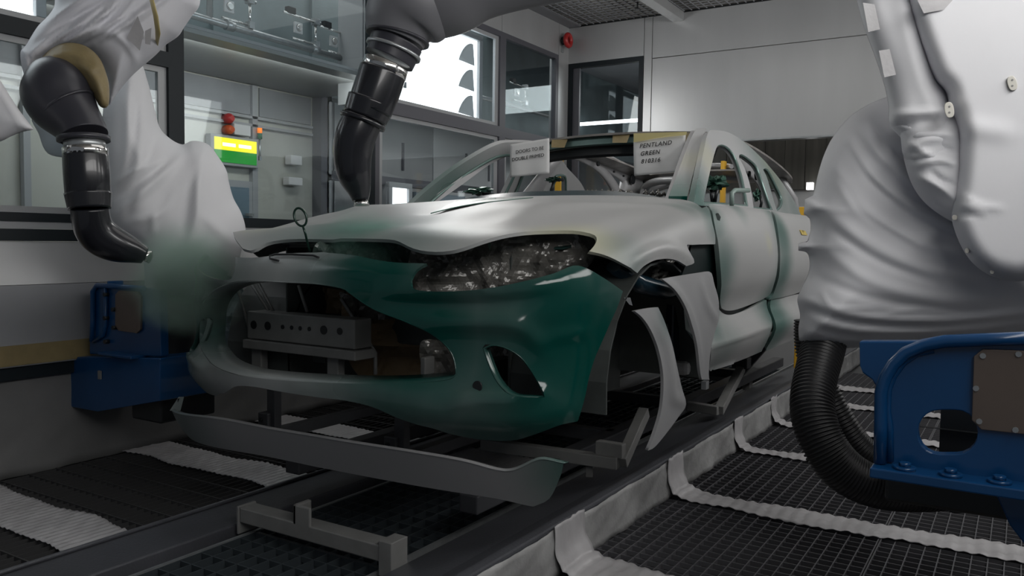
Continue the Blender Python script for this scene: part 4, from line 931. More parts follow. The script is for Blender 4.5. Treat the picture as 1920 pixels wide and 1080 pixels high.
# ---- tow hook tool: ring on a rod
hk = thing('ring_hook', P(596, 485, y=2.12), 'dark green ring hook on a rod stuck up between bumper and bonnet', 'hook')
rc = P(563, 407, y=2.10); ringp = []
for k in range(29):
    a = 2*PI*k/28; ringp.append(rc+RT*(.0255*math.cos(a)*.85)+UP*(.0255*1.25*math.sin(a))+RT*(-.006*math.sin(a)))
dg = simple('dark_green_metal', (.01, .035, .025), .25, .3)
part('ring', MB().tube(ringp, .0042, 8, cap=False), dg, hk); part('rod', MB().tube([P(568, 424, y=2.10), P(573, 440, y=2.11), P(578, 462, y=2.13), P(583, 474, y=2.14)], .0042, 8), dg, hk)

# ================================================================== LOOSE CHIN PANEL ON TWO POSTS
def chin(uv):
    s, t = uv[:, 0], uv[:, 1]; u = s
    L = P(318, 770, y=2.17); R = P(1055, 868, y=2.17)
    x = L[0]+(R[0]-L[0])*(u+1)/2; z = L[2]+(R[2]-L[2])*(u+1)/2
    au = np.clip(np.abs(u), 0, 1)
    y = 2.06+.14*au**4+t*.06
    return np.stack([x, y-.02, z-t*(.155-.02*au)-.012*(1-au**2)], 1)
tp = [(-1, .0), (-.97, .0)]
CH = Surf(chin, -1, 1, -.3, 1.7, 120, 30)
PC = paint('chin_paint', (.27, .27, .275), [((-1.1, 2.25, .42), .30, .8), ((-2.9, 2.2, .40), .45, .35)], rough=(.33, .2))
oc = CH.path([(316, 771, 1), (400, 783), (520, 806), (640, 826), (760, 845), (860, 862), (930, 880), (955, 882), (975, 876), (1000, 864), (1020, 860), (1057, 868, 1), (1050, 895), (1030, 935), (1000, 950, 1), (900, 930), (700, 896), (500, 856), (372, 830), (350, 815), (325, 790)])
ch = trim('chin_panel', CH, oc, PC, None, step=.02, thick=.010, metric=(1.0, .16)); tag(ch, 'loose long grey chin panel held low across the front on two posts', 'panel')
# the top return of the chin
c = crom([(p[0], p[1]) for p in CH.path([(316, 771), (400, 783), (520, 806), (640, 826), (760, 845), (860, 862), (930, 880), (955, 882), (975, 876), (1000, 864), (1020, 860), (1057, 868)])], closed=False, step=.02)
p = CH.fn(c); q = p+[0, .035, -.004]; n = len(p)
o = MB().add(list(p)+list(q), [(i, i+1, n+i+1, n+i) for i in range(n-1)], True).build('top_return', PC, ch); o.modifiers.new('s', 'SOLIDIFY').thickness = .003
a = P(343, 745, y=2.2); o = MB().box(P(334, 768, y=2.19), P(352, 744, y=2.24)).build('end_clip', M_['innerdark'], ch)
a = P(333, 746, y=2.2); MB().add([P(318, 770, y=2.175), P(335, 744, y=2.2), P(345, 744, y=2.2), P(338, 772, y=2.18)], [(0, 1, 2, 3)]).build('end_fin', PC, ch)
jl = thing('jig_post', P(515, 800, y=2.2), 'grey jig post holding the chin panel, left of the two', 'jig', 'jig posts under the bumper')
jr = thing('jig_post', P(755, 850, y=2.2), 'grey jig post holding the chin panel, right of the two', 'jig', 'jig posts under the bumper')
for t, px, y0, y1 in ((jl, 515, 725, 803), (jr, 755, 770, 851)):
    a = P(px, y0, y=2.2); c = P(px, y1, y=2.2)
    part('post', MB().box((a[0]-.022, 2.18, c[2]-.02), (a[0]+.022, 2.215, a[2]+.06)), 'jigdark', t, .003)
    bx_ = part('clamp_block', MB().box((a[0]-.055, 2.165, c[2]-.01), (a[0]-.0, 2.21, c[2]+.062)), 'jigdark', t, .004)
    MB().cyl((a[0]-.035, 2.165, c[2]+.035), (a[0]-.035, 2.160, c[2]+.035), .009, 10).build('bolt', M_['innerdark'], bx_)
    part('foot', MB().box((a[0]-.022, 2.2, c[2]-.04), (a[0]+.022, 2.9, c[2]-.0)), 'jigdark', t)
# ================================================================== LOOSE WHEEL ARCH TRIMS
def plate(xb):
    def fn(uv): y, z = uv[:, 0], uv[:, 1]; return np.stack([xb-.25*(z-.75)**2+.06*np.sin((y-3.0)*3), y, z], 1)
    return Surf(fn, 2.0, 4.2, .05, 1.2, 60, 40)
PT = paint('trim_paint', (.36, .362, .37), [((-1.05, 2.8, .85), .15, .6)], rough=(.4, .25))
A1 = plate(-1.06)
b1 = trim('arch_trim', A1, A1.path([(1240, 523, 1), (1280, 516), (1325, 509, 1), (1334, 512), (1340, 535), (1347, 560), (1348, 585), (1346, 602, 1), (1336, 640), (1331, 670), (1329, 700), (1330, 712, 1), (1316, 712, 1), (1311, 690), (1305, 645), (1296, 610), (1283, 575), (1264, 545)]), PT, None, step=.016, thick=.012,
          strokes=[(A1.path([(1345, 602), (1325, 570), (1315, 530)]), .010, .02), (A1.path([(1240, 523), (1270, 548), (1292, 585), (1306, 630), (1314, 690)]), .008, .02)])
tag(b1, 'grey side trim hanging at the front door edge, narrowing to a clip at its foot', 'panel', 'loose arch trims')
p = P(1322, 720, x=-1.08); MB().box(p-[.01, .018, .02], p+[.01, .018, .012]).build('foot_clip', M_['steel'], b1)
A2 = plate(-1.04)
b2 = trim('arch_trim', A2, A2.path([(1190, 583, 1), (1215, 578), (1234, 576, 1), (1245, 600), (1258, 640), (1270, 690), (1278, 725), (1284, 750), (1283, 765), (1270, 785), (1250, 812), (1228, 838), (1215, 845, 1), (1228, 812), (1240, 770), (1244, 725), (1242, 690), (1233, 650), (1218, 615), (1204, 595)]), PT, None, step=.016, thick=.012,
          strokes=[(A2.path([(1284, 758), (1262, 740), (1258, 700), (1250, 650), (1225, 600)]), .012, .025)])
tag(b2, 'curved grey arch trim standing on the skid before the wheel opening', 'panel', 'loose arch trims')
# ================================================================== SKID UNDER THE CAR
sk = thing('skid', (CX, 4, .1), 'grey steel skid frame carrying the car above the rails', 'skid')
def skb(pts, w_=.05, h_=.05, mat='jig'):
    b = MB()
    for a, c in zip(pts[:-1], pts[1:]): b.bar(a, c, w_, h_)
    return part('skid_beam', b, mat, sk, .004)
zb_ = .22
f0 = P(1160, 868, z=.20); f1 = P(905, 832, z=.20)
skb([f1, f0], .05, .05); skb([P(1165, 868, z=.20), P(1208, 772, x=P(1165, 868, z=.20)[0]-.02)], .045, .05)
skb([P(1120, 838, z=.25), P(1170, 846, z=.25)], .04, .06); skb([P(1105, 872, z=.17), P(1105, 892, z=.12)], .03, .03)
q0 = P(1348, 770, z=.16); q1 = P(1390, 690, x=q0[0]-.10); skb([q0, q1], .05, .05); skb([P(1285, 760, z=.16), q0], .05, .05)
part('pad', MB().box(q1-[.05, .05, .0], q1+[.05, .05, .07]), 'innerdark', sk, .006)
for x in (-2.55, -1.66):
    part('runner', MB().box((x-.04, 2.4, .12), (x+.04, 6.8, .19)), 'jigdark', sk, .006)
for y in (3.6, 4.6, 5.9): part('cross_tube', MB().box((-2.55, y, .13), (-1.66, y+.06, .19)), 'jigdark', sk, .004)
for x, y in ((-2.9, 3.3), (-2.9, 5.6), (-1.4, 5.6)): part('support_leg', MB().bar((x+(.3 if x < CX else -.25), y, .18), (x, y, .50), .05, .05), 'jigdark', sk)
# conveyor cross stop in the foreground, and its twin beyond
def stop(y, lab, xL=-2.44, xR=-1.70, tab=True):
    t = thing('cross_stop', (-2.1, y, 0), lab, 'stop', 'cross stops between the rails')
    part('beam', MB().box((xL+.01, y, .045), (xR-.01, y+.075, .10)), 'jig', t, .004)
    part('end_plate', MB().box((xL-.004, y-.004, 0), (xL+.008, y+.08, .105)), 'jig', t, .003); part('end_plate', MB().box((xR-.055, y-.004, 0), (xR, y+.08, .118)), 'jig', t, .003)
    if tab:
        q = P(590, 985, y=y+.05); part('upright_tab', MB().box((-2.155, y+.0, .09), (-2.135, y+.075, .165)).box((-2.155, y, .09), (-2.07, y+.012, .165)), 'jig', t, .006)
stop(2.03, 'grey steel cross stop with upright tab on the centre grating in front'); stop(6.2, 'pale steel cross stop on the gratings far behind the front wheel opening', -2.3, -1.72, False)
# ================================================================== PAPER SIGNS TAPED TO THE ROOF EDGE
def paper_sign(corners, y0, label, lines, tilt=0):
    """corners tl,tr,br,bl in photo pixels at depth y0; lines = (text, rel x, rel y, size, slant)"""
    tl, tr, br, bl = [P(c[0], c[1], y=y0+(c[2] if len(c) > 2 else 0)) for c in corners]
    t = thing('paper_sign', tl, label, 'sign', 'paper signs on the windscreen')
    n = 14; v = []
    for j in range(n+1):
        for i in range(n+1):
            a, b_ = i/n, j/n; p = (tl*(1-a)+tr*a)*(1-b_)+(bl*(1-a)+br*a)*b_; p = p+np.array([0, -.012*math.sin(b_*2.4)*math.sin(a*3+.5)-.006*b_*math.sin(a*9), 0]); v.append(p)
    b = MB().add(v, [(j*(n+1)+i, j*(n+1)+i+1, (j+1)*(n+1)+i+1, (j+1)*(n+1)+i) for j in range(n) for i in range(n)], True)
    o = part('sheet', b, 'paper', t); o.modifiers.new('s', 'SOLIDIFY').thickness = .0008
    ex = (tr-tl)/np.linalg.norm(tr-tl); ez = (tl-bl)/np.linalg.norm(tl-bl)
    for txt, rx, ry, size, font in lines:
        cu = bpy.data.curves.new('lettering', 'FONT'); cu.body = txt; cu.size = size; cu.extrude = .0006; cu.resolution_u = 3
        if font: cu.shear = .18; cu.space_character = 1.12; cu.offset = .0003
        ob = bpy.data.objects.new('lettering', cu); ob.data.materials.append(M_['ink'])
        pos = tl+(tr-tl)*rx+(bl-tl)*ry; yd = -.016
        exx = ex; ezz = ez-ex*(ex @ ez); ezz /= np.linalg.norm(ezz); nn = np.cross(exx, ezz)
        Mx = Matrix(((exx[0], ezz[0], nn[0], pos[0]), (exx[1], ezz[1], nn[1], pos[1]+yd), (exx[2], ezz[2], nn[2], pos[2]), (0, 0, 0, 1)))
        C.objects.link(ob); bpy.context.view_layer.update(); me = bpy.data.meshes.new_from_object(ob); bpy.data.objects.remove(ob)
        o2 = bpy.data.objects.new('lettering', me); C.objects.link(o2); me.transform(Mx); own(o2, t)
        if not me.materials: me.materials.append(M_['ink'])
    return t
paper_sign([(957, 271, .0), (1030, 259, .0), (1030, 325, -.04), (957, 333, -.04)], 4.28, 'printed paper sheet hanging left on the windscreen opening',
           [('DOORS TO BE', .17, .32, .030, 0), ('DOUBLE PRIMED', .07, .53, .030, 0)])
sg = paper_sign([(1188, 264, .0), (1286, 252, .0), (1281, 322, -.04), (1190, 330, -.04)], 4.28, 'handwritten paper sheet hanging right beside the windscreen pillar',
           [('PENTLAND', .13, .24, .034, 1), ('GREEN', .14, .46, .034, 1), ('810316', .15, .68, .034, 1)])
q = [P(1188, 250, y=4.265), P(1288, 247, y=4.265), P(1287, 253, y=4.26), P(1232, 259, y=4.26), P(1188, 267, y=4.26)]
part('tape_strip', MB().add(q, [(0, 1, 2, 3, 4)]), simple('pale_tape', (.55, .48, .22), .45), sg)
# masked gun-like holders inside the cabin
def crumple(name, px, py, y, s, label, seed, stalk):
    t = thing(name, P(px, py, y=y), label, 'fixture', 'wrapped fixtures in the cabin'); rng = np.random.RandomState(seed)
    bm = bmesh.new(); bmesh.ops.create_icosphere(bm, subdivisions=3, radius=1)
    c = P(px, py, y=y)
    for v in bm.verts:
        n = np.array(v.co); r = 1+.35*math.sin(n[0]*5+seed)*math.sin(n[2]*6)+.25*math.sin(n[1]*9+n[0]*7)
        v.co = Vector(c+np.array([n[0]*s[0], n[1]*s[1], n[2]*s[2]])*r)
    me = bpy.data.meshes.new('wrapped_head'); bm.to_mesh(me); bm.free(); me.materials.append(simple('green_foil', (.05, .12, .09), .18, .3, noise=.5, nscale=20)); o = bpy.data.objects.new('wrapped_head', me); C.objects.link(o); own(o, t)
    b = MB()
    for st_ in stalk: b.tube([P(a, b_, y=y) for a, b_ in st_], .009, 6)
    part('stalk', b, 'innerdark', t); return t
crumple('wrapped_fixture', 1338, 343, 4.1, (.06, .05, .035), 'foil-wrapped fixture standing in the front door window', 1, [[(1332, 350), (1336, 382)], [(1345, 350), (1340, 382)]])
crumple('wrapped_fixture', 897, 358, 4.35, (.085, .05, .022), 'green wrapped fixture lying low behind the left windscreen pillar', 2, [[(880, 357), (905, 370)], [(905, 364), (960, 367)]])
crumple('wrapped_fixture', 1038, 337, 4.6, (.045, .04, .016), 'dark gun-like holder behind the windscreen beside the yellow post', 3, [[(1038, 340), (1030, 372)], [(1030, 334), (1056, 338)]])
crumple('wrapped_fixture', 1420, 366, 5.2, (.02, .04, .035), 'dark bent bracket in the rear door window', 4, [[(1424, 358), (1452, 356)], [(1424, 362), (1428, 380), (1424, 396)]])
o = MB().tube([P(1372, 386, x=CX+.83), P(1372, 362, x=CX+.83), P(1378, 357, x=CX+.83), P(1404, 357, x=CX+.83)], .012, 8).build('stay_hook', simple('pale_green_steel', (.25, .33, .30), .35)); tag(o, 'bent pale green rod hooked over the front door window sill', 'rod')

# ================================================================== ROBOTS
def own_(o, t): return own(o, t)
def arm(name, pts, mat, parent, n=20, ell=1.0, sub=8, cap=True):
    """smooth round limb through (px, py, D, radius px) points"""
    q = np.array([list(W(p[0], p[1], p[2]))+[p[3]*p[2]/FPX] for p in pts]); s = Spl(range(len(q)), q); k = np.linspace(0, len(q)-1, (len(q)-1)*sub+1); r = s(k)
    return part(name, MB().tube(list(r[:, :3]), list(np.maximum(r[:, 3], .002)), n, ell=ell, cap=cap), mat, parent)
def ring(name, px, py, D, r, wd, dirpx, mat, parent, thick=.0):
    """a band around a limb at a pixel; dirpx = limb direction in the photo"""
    c = W(px, py, D); d = RT*dirpx[0]-UP*dirpx[1]; d = d/np.linalg.norm(d); k = D/FPX
    return part(name, MB().tube([c-d*wd*k/2, c-d*wd*k*.45, c+d*wd*k*.45, c+d*wd*k/2], [(r-1)*k, r*k, r*k, (r-1)*k], 28), mat, parent)
def tip(px, py, D, d, parent, r=13):
    c = W(px, py, D); v = RT*d[0]-UP*d[1]; v = v/np.linalg.norm(v); k = D/FPX
    o = part('atomiser_bell', MB().tube([c-v*14*k, c-v*6*k, c-v*5*k, c+v*4*k, c+v*5*k], [r*.55*k, r*.6*k, r*.8*k, r*k, r*.5*k], 24), 'chrome', parent)
    return o
M_['drapedark'] = simple('shaded_sleeve_grey_knuckle', (.17, .17, .185), .45, noise=.06, nscale=4, bump=.15, bscale=10)  # forearm cloth has its shade put into this grey; the knuckle itself is grey
# ---------------- left robot
D0 = 3.95
lr = thing('painting_robot', (-3.4, 2.4, .4), 'left painting robot under a white cloth cover, on a blue wall mount', 'robot', 'painting robots')
st1 = [([(275, 130), (268, 260), (250, 380)], .03, 14), ([(300, 240), (262, 330), (232, 420)], -.022, 10), ([(350, 275), (300, 330), (230, 395), (210, 420)], .028, 10), ([(335, 290), (280, 330), (215, 370)], -.02, 7),
       ([(390, 275), (372, 330), (370, 400), (352, 470)], .03, 12), ([(372, 300), (358, 360), (345, 430)], -.02, 9), ([(300, 300), (262, 315), (215, 345)], .02, 7), ([(240, 180), (238, 280), (225, 330)], .018, 8), ([(258, 180), (252, 260)], -.014, 6),
       ([(272, 520), (340, 512), (440, 520)], .014, 6), ([(272, 535), (350, 530), (438, 540)], -.012, 5), ([(380, 400), (420, 440), (450, 470)], .016, 12), ([(290, 400), (285, 440)], .012, 7), ([(225, 420), (300, 400), (330, 360)], .012, 9)]
cov = inflate('cover', [(225, 120), (262, 118), (276, 150), (290, 205), (300, 240), (322, 262), (343, 271), (356, 265), (374, 265), (392, 272), (408, 292), (424, 318), (430, 345), (438, 372), (452, 398), (460, 425), (459, 450), (450, 480), (445, 515), (441, 556, 1), (350, 562), (272, 556, 1), (270, 500), (262, 470), (225, 440), (205, 400), (196, 330), (192, 260), (196, 190)],
              lambda x, y: 3.86+(x-200)*.0013, .24, 90, M_['drape'], lr, step=6, strokes=st1, lump=.012)
inflate('cover_back_fold', [(60, 220), (100, 215), (200, 230), (215, 300), (200, 330), (140, 300), (90, 288), (72, 250)], 4.1, .04, 40, M_['drape'], lr, step=9)
st2 = [([(62, 60), (120, 20), (190, -25)], .022, 7), ([(60, 85), (120, 45), (200, 0)], -.016, 6), ([(68, 105), (130, 60), (200, 25)], .020, 7), ([(80, 118), (140, 72), (215, 40), (260, 20)], .022, 6), ([(100, 118), (150, 85), (215, 55)], -.016, 6), ([(105, 100), (130, 90), (180, 62), (235, 38)], .014, 5),
       ([(150, 75), (210, 62), (250, 100), (262, 160)], .012, 10), ([(56, 130), (66, 150), (74, 118), (95, 92)], .018, 6)]
random.seed(11)
for k in range(16):
    a = k/15; x0 = 50+a*150+random.random()*8; y0 = 95-a*30+random.random()*10; x1 = x0+90+random.random()*60; y1 = y0-75-random.random()*45
    st2.append(([(x0, y0), ((x0+x1)/2+random.random()*8-4, (y0+y1)/2+8), (x1, y1)], random.choice((.010, -.008, .013)), 4.5))
for k in range(6):
    st2.append(([(48+k*3, 92+k*2), (52+k*6, 120+k*2), (62+k*7, 138-k*4)], random.choice((.010, -.009)), 4))
inflate('forearm_cover', [(130, -60), (100, 15), (70, 50), (48, 85), (38, 98), (42, 130), (52, 152), (62, 138), (85, 108), (120, 92), (160, 95), (185, 115), (200, 150), (205, 198, 1), (222, 172), (250, 140), (290, 105), (310, 85), (334, 68), (345, 52), (360, 30), (374, 10), (376, -20), (380, -60)],
        lambda x, y: 3.22+(x-100)*.0008, .14, 60, M_['drapecool'], lr, step=4.5, strokes=[(p_, a_*1.3, w_*.8) for p_, a_, w_ in st2])
inflate('tape_collar', [(58, 150), (70, 118), (95, 92), (125, 80), (160, 86), (186, 108), (200, 140), (205, 165), (203, 198), (188, 200), (170, 170), (140, 140), (100, 130), (72, 142)], 3.10, .05, 30, M_['tape'], lr, step=6,
        strokes=[([(150, 118), (180, 150), (192, 190)], .012, 6), ([(165, 130), (186, 128)], .01, 5), ([(80, 118), (120, 100), (160, 108)], .008, 5)])
part('tape_band', MB().tube([W(282, -10, 3.12), W(292, 30, 3.14), (W(296, 60, 3.19)), W(294, 84, 3.3)], [.012, .014, .012, .006], 8, ell=.3), simple('yellow_tape', (.55, .45, .20), .45), lr)
for pts in (((238, 70), (258, 30), (270, 60), (262, 95)), ((272, 58), (284, 52), (282, 84), (272, 82))):
    part('clear_patch', MB().add([W(a, b_, 3.165) for a, b_ in pts], [(0, 1, 2, 3)]), 'film', lr)
arm('knuckle', [(92, 135, 3.12, 40), (104, 160, 3.1, 60), (115, 190, 3.08, 62), (132, 215, 3.06, 52), (150, 238, 3.04, 44), (158, 256, 3.03, 42)], M_['blackmatt'], lr, 32)
ring('knuckle_lip', 128, 205, 3.07, 56, 5, (.6, .8), M_['blackmatt'], lr)
ring('collar', 157, 261, 3.03, 46, 9, (.08, 1), M_['blackmatt'], lr); ring('metal_neck', 159, 272, 3.03, 36, 14, (.08, 1), M_['steel'], lr); ring('steel_band', 160, 285, 3.03, 39, 16, (.08, 1), M_['chrome'], lr)
arm('wrist_sleeve', [(160, 290, 3.03, 39), (163, 330, 3.03, 40), (165, 366, 3.04, 39)], M_['black'], lr, 32)
arm('wrist_cuff', [(165, 362, 3.04, 41), (168, 392, 3.04, 37)], M_['black'], lr, 32)
arm('wrist_bend', [(168, 388, 3.05, 33), (173, 420, 3.07, 34), (188, 443, 3.10, 35), (216, 459, 3.14, 32), (245, 469, 3.18, 25), (271, 479, 3.21, 16)], M_['black'], lr, 32)
tip(277, 481, 3.22, (1, .25), lr, 12)
# blue wall mount
Y1 = 2.27
def slab(name, pts, y, th, mat, parent, holes=(), step=.05, sm=False, bv=.004):
    """a flat plate standing at y with an outline in photo pixels"""
    pp = np.array([[P(p[0], p[1], y=y)[0], P(p[0], p[1], y=y)[2]] for p in pts]); hh = [np.array([[P(p[0], p[1], y=y)[0], P(p[0], p[1], y=y)[2]] for p in h]) for h in holes]
    if sm: pp = crom([tuple(a)+tuple(b_[2:3]) for a, b_ in zip(pp, pts)], step=step)
    hh = [crom([tuple(a) for a in h], step=.015) for h in hh]
    V, T, loops = fill(pp, hh, 9); fr = np.stack([V[:, 0], V[:, 0]*0+y, V[:, 1]], 1)
    o = shell(name, fr, fr+[0, th, 0], T[:, ::-1], loops, mat, parent)
    bm = bmesh.new(); bm.from_mesh(o.data); bmesh.ops.remove_doubles(bm, verts=bm.verts, dist=1e-5); bmesh.ops.recalc_face_normals(bm, faces=bm.faces); bm.to_mesh(o.data); bm.free()
    o.data.polygons.foreach_set('use_smooth', [False]*len(o.data.polygons))
    if bv: bevel(o, bv)
    return o
slab('mount_plate', [(174, 546), (182, 534), (272, 540), (300, 545), (302, 668), (168, 664), (168, 640), (178, 628)], Y1, .04, M_['blue'], lr)
part('mount_rim', MB().tube([P(a, b_, y=Y1-.01) for a, b_ in ((172, 640), (174, 600), (174, 546), (182, 535), (270, 541))], .012, 8), 'blue', lr)
part('mount_rim', MB().tube([P(a, b_, y=Y1-.01) for a, b_ in ((198, 540), (198, 610), (194, 628), (176, 640))], .010, 8), 'blue', lr)
slab('cover_plate', [(222, 545), (258, 547), (264, 556), (263, 618), (256, 625), (222, 620), (216, 612), (216, 552)], Y1-.012, .01, M_['brownplate'], lr, bv=.002)
slab('mount_foot', [(98, 672), (165, 668), (300, 672), (300, 752), (182, 772), (128, 762), (128, 706)], Y1-.02, .30, M_['blue'], lr)
part('foot_flange', MB().box(P(183, 660, y=Y1-.06), P(305, 667, y=Y1+.1)), 'blue', lr, .004)
part('top_lug', MB().box(P(202, 527, y=Y1), P(230, 541, y=Y1+.08)), 'blue', lr, .006)
part('latch', MB().box(P(183, 695, y=Y1-.03), P(191, 711, y=Y1-.022)), 'jig', lr)
for px, py in ((203, 552), (203, 596), (204, 640), (218, 580), (219, 614)):
    p = P(px, py, y=Y1); part('bolt', MB().cyl(p, p-[0, .022, 0], .010, 10), 'innerdark', lr)
part('mount_body', MB().tube([W(315, 555, 3.95), W(318, 620, 3.95), W(325, 690, 3.95), W(325, 762, 3.95)], [.13, .12, .10, .09], 20), 'innerdark', lr)
part('mount_base', MB().box(P(300, 680, y=Y1+.05), P(350, 765, y=Y1+.35)), 'innerdark', lr, .01)
# sliver of a further cover at the left edge
t = inflate('robot_cover', [(-90, 30), (-30, 110), (0, 150), (20, 182), (40, 212), (64, 243, 1), (40, 248), (20, 256), (-5, 268), (-90, 300)], 2.9, .06, 50, M_['drape'], None, step=8, strokes=[([(0, 165), (50, 240)], .015, 8)])
tag(t, 'corner of a hanging white cloth cover at the left edge of the frame', 'cover')
# ---------------- right robot
rb = thing('painting_robot', (.1, 2.4, .5), 'right painting robot under a white cover, its arm reaching over to the bonnet', 'robot', 'painting robots')
st3 = []
for k, (pts, a, wd) in enumerate((
    ([(1610, 232), (1650, 290), (1720, 350), (1800, 400)], .030, 13), ([(1630, 225), (1672, 282), (1740, 335), (1810, 375)], -.022, 9), ([(1585, 250), (1625, 320), (1700, 385), (1790, 430)], .026, 13), ([(1590, 275), (1640, 345), (1715, 402), (1800, 445)], -.020, 9),
    ([(1560, 300), (1600, 380), (1690, 440), (1800, 480)], .022, 14), ([(1570, 330), (1620, 400), (1710, 460)], -.016, 10), ([(1550, 400), (1620, 450), (1720, 500), (1840, 530)], .018, 15), ([(1560, 430), (1650, 490), (1760, 530)], -.015, 10),
    ([(1655, 250), (1680, 300), (1740, 330)], .020, 8), ([(1545, 470), (1640, 530), (1760, 560), (1880, 560)], .018, 15), ([(1530, 520), (1640, 560), (1800, 585), (1920, 570)], -.014, 11),
    ([(1500, 560), (1600, 590), (1750, 600), (1930, 585)], .020, 7), ([(1500, 575), (1600, 605), (1750, 612), (1930, 598)], -.022, 5), ([(1498, 590), (1600, 618), (1750, 622), (1930, 610)], .016, 5), ([(1500, 608), (1600, 632), (1720, 630)], -.012, 5),
    ([(1540, 545), (1560, 575), (1640, 580)], .012, 6), ([(1660, 590), (1720, 580), (1800, 590)], .012, 5))): st3.append((pts, a, wd))
inflate('cover', [(1700, 168), (1668, 180), (1628, 196), (1590, 222), (1562, 256), (1545, 290), (1534, 325), (1528, 352), (1524, 366, 1), (1509, 374, 1), (1507, 402, 1), (1518, 410), (1520, 430), (1514, 452, 1), (1497, 456, 1), (1497, 470, 1), (1513, 474), (1518, 492), (1515, 515), (1503, 540), (1495, 562), (1500, 590), (1497, 615), (1498, 638, 1), (1520, 648), (1560, 653), (1620, 651), (1700, 643), (1790, 635), (1850, 631), (1900, 626), (2000, 618, 1), (2000, 200)],
        lambda x, y: 2.78+0*x, .24, 110, M_['drape'], rb, step=6, strokes=[(p_, a_*.62, w_*.8) for p_, a_, w_ in st3], lump=.005)
inflate('arm_strut_cover', [(1590, -60), (1606, 0), (1618, 45), (1640, 105), (1658, 160), (1666, 200), (1668, 232), (1686, 250), (1693, 290), (1712, 312), (1760, 330), (1800, 330), (1790, 200), (1765, 140), (1745, 60), (1735, 0), (1730, -60)],
        lambda x, y: 2.48+0*x, .10, 50, M_['drape'], rb, step=7, strokes=[([(1690, -30), (1712, 80), (1740, 170), (1760, 210)], .02, 26), ([(1670, 215), (1720, 212), (1780, 205)], .014, 6), ([(1680, 245), (1730, 230), (1780, 226)], -.012, 5), ([(1695, 280), (1740, 262), (1790, 262)], .014, 6), ([(1700, 300), (1750, 290)], .012, 6), ([(1700, 265), (1740, 290), (1790, 320)], .012, 6)])
inflate('upper_arm_cover', [(1685, -60), (1698, 0), (1716, 60), (1736, 115), (1752, 150), (1772, 172), (1778, 200, 1), (1790, 222), (1795, 270), (1792, 330), (1786, 375), (1784, 405), (1789, 430), (1802, 462), (1822, 492), (1850, 514), (1885, 526), (1925, 526), (2040, 500), (2050, 200), (2040, -60)],
        lambda x, y: 2.44+0*x, .12, 40, M_['drape'], rb, step=8, strokes=[([(1790, 225), (1830, 240), (1900, 250)], .01, 20), ([(1784, 380), (1810, 385), (1850, 400)], .010, 6), ([(1786, 400), (1830, 405)], -.008, 5), ([(1790, 360), (1840, 385), (1880, 392)], .008, 6)])
inflate('arm_to_base_fold', [(1668, 232), (1700, 215), (1790, 205), (1830, 230), (1840, 300), (1840, 400), (1800, 420), (1745, 390), (1712, 350), (1695, 300), (1690, 262)], lambda x, y: 2.50+0*x, .12, 55, M_['drape'], rb, step=6,
        strokes=[([(1700, 260), (1750, 250), (1790, 255)], .014, 6), ([(1700, 290), (1750, 275), (1795, 285)], -.012, 6), ([(1712, 312), (1760, 300), (1795, 310)], .014, 6), ([(1720, 330), (1760, 350), (1790, 372)], .016, 7), ([(1745, 320), (1770, 340), (1795, 345)], -.012, 5)])
def oval(px, py, D, a, b_, ang):
    n = 20; v = []
    for k in range(n):
        t = 2*PI*k/n; x = (abs(math.cos(t))**.8)*math.copysign(a, math.cos(t)); y = (abs(math.sin(t))**.8)*math.copysign(b_, math.sin(t)); v.append((px+x*math.cos(ang)-y*math.sin(ang), py+x*math.sin(ang)+y*math.cos(ang)))
    f = [W(x, y, D) for x, y in v]; g_ = [W(x, y, D+.02) for x, y in v]
    return MB().add(f+g_, [tuple(range(n)), tuple(range(2*n-1, n-1, -1))]+[(i, (i+1) % n, n+(i+1) % n, n+i) for i in range(n)])
ivory = simple('ivory_tab', (.62, .60, .54), .4)
for px, py, D, a, b_, an in ((1780, 206, 2.312, 9, 15, -.15), (1898, 156, 2.312, 9, 14, -.25), (1790, 408, 2.36, 5, 5, 0), (1813, 470, 2.36, 4, 5, 0), (1860, 510, 2.36, 4, 4, 0)):
    o = part('tab', oval(px, py, D, a, b_, an), ivory, rb, .002)
    if a > 6:
        for dy in (-6, 5): p = W(px, py+dy, D); MB().cyl(p, p-FW*.001, .003, 8).build('tab_hole', M_['jig'], o)
for pts in (((1618, 5), (1640, 8), (1650, 55), (1628, 60)), ((1648, 95), (1668, 92), (1680, 140), (1658, 145)), ((1720, 0), (1790, -4), (1770, 18), (1732, 25))):
    part('clear_patch', MB().add([W(a, b_, 2.375 if a < 1700 else 2.312) for a, b_ in pts], [(0, 1, 2, 3)]), 'film', rb)
# forearm of the same robot, out of the frame and back in
part('elbow_cover', MB().tube([W(1850, -60, 2.45), W(1800, -260, 2.6), W(1640, -330, 2.75)], [.22, .24, .2], 20), 'drape', rb)
arm('forearm_cover', [(1680, -330, 2.72, 120), (1400, -220, 2.9, 100), (1150, -110, 3.02, 82), (990, -52, 3.10, 64), (900, -32, 3.14, 68), (850, -15, 3.16, 76), (810, -8, 3.18, 80)], M_['drapedark'], rb, 28, sub=10)
arm('knuckle', [(800, -30, 3.18, 60), (778, 5, 3.17, 84), (755, 35, 3.17, 74), (745, 58, 3.17, 62), (740, 74, 3.17, 55)], M_['drapedark'], rb, 32)
ring('knuckle_lip', 746, 71, 3.17, 60, 5, (-.22, 1), M_['blackmatt'], rb)
arm('collar', [(744, 78, 3.17, 50), (736, 98, 3.17, 48), (730, 112, 3.17, 47)], M_['blackmatt'], rb, 28)
ring('collar_lip', 738, 95, 3.17, 53, 6, (-.35, 1), M_['steel'], rb); ring('steel_band', 722, 128, 3.17, 43, 18, (-.38, 1), M_['chrome'], rb)
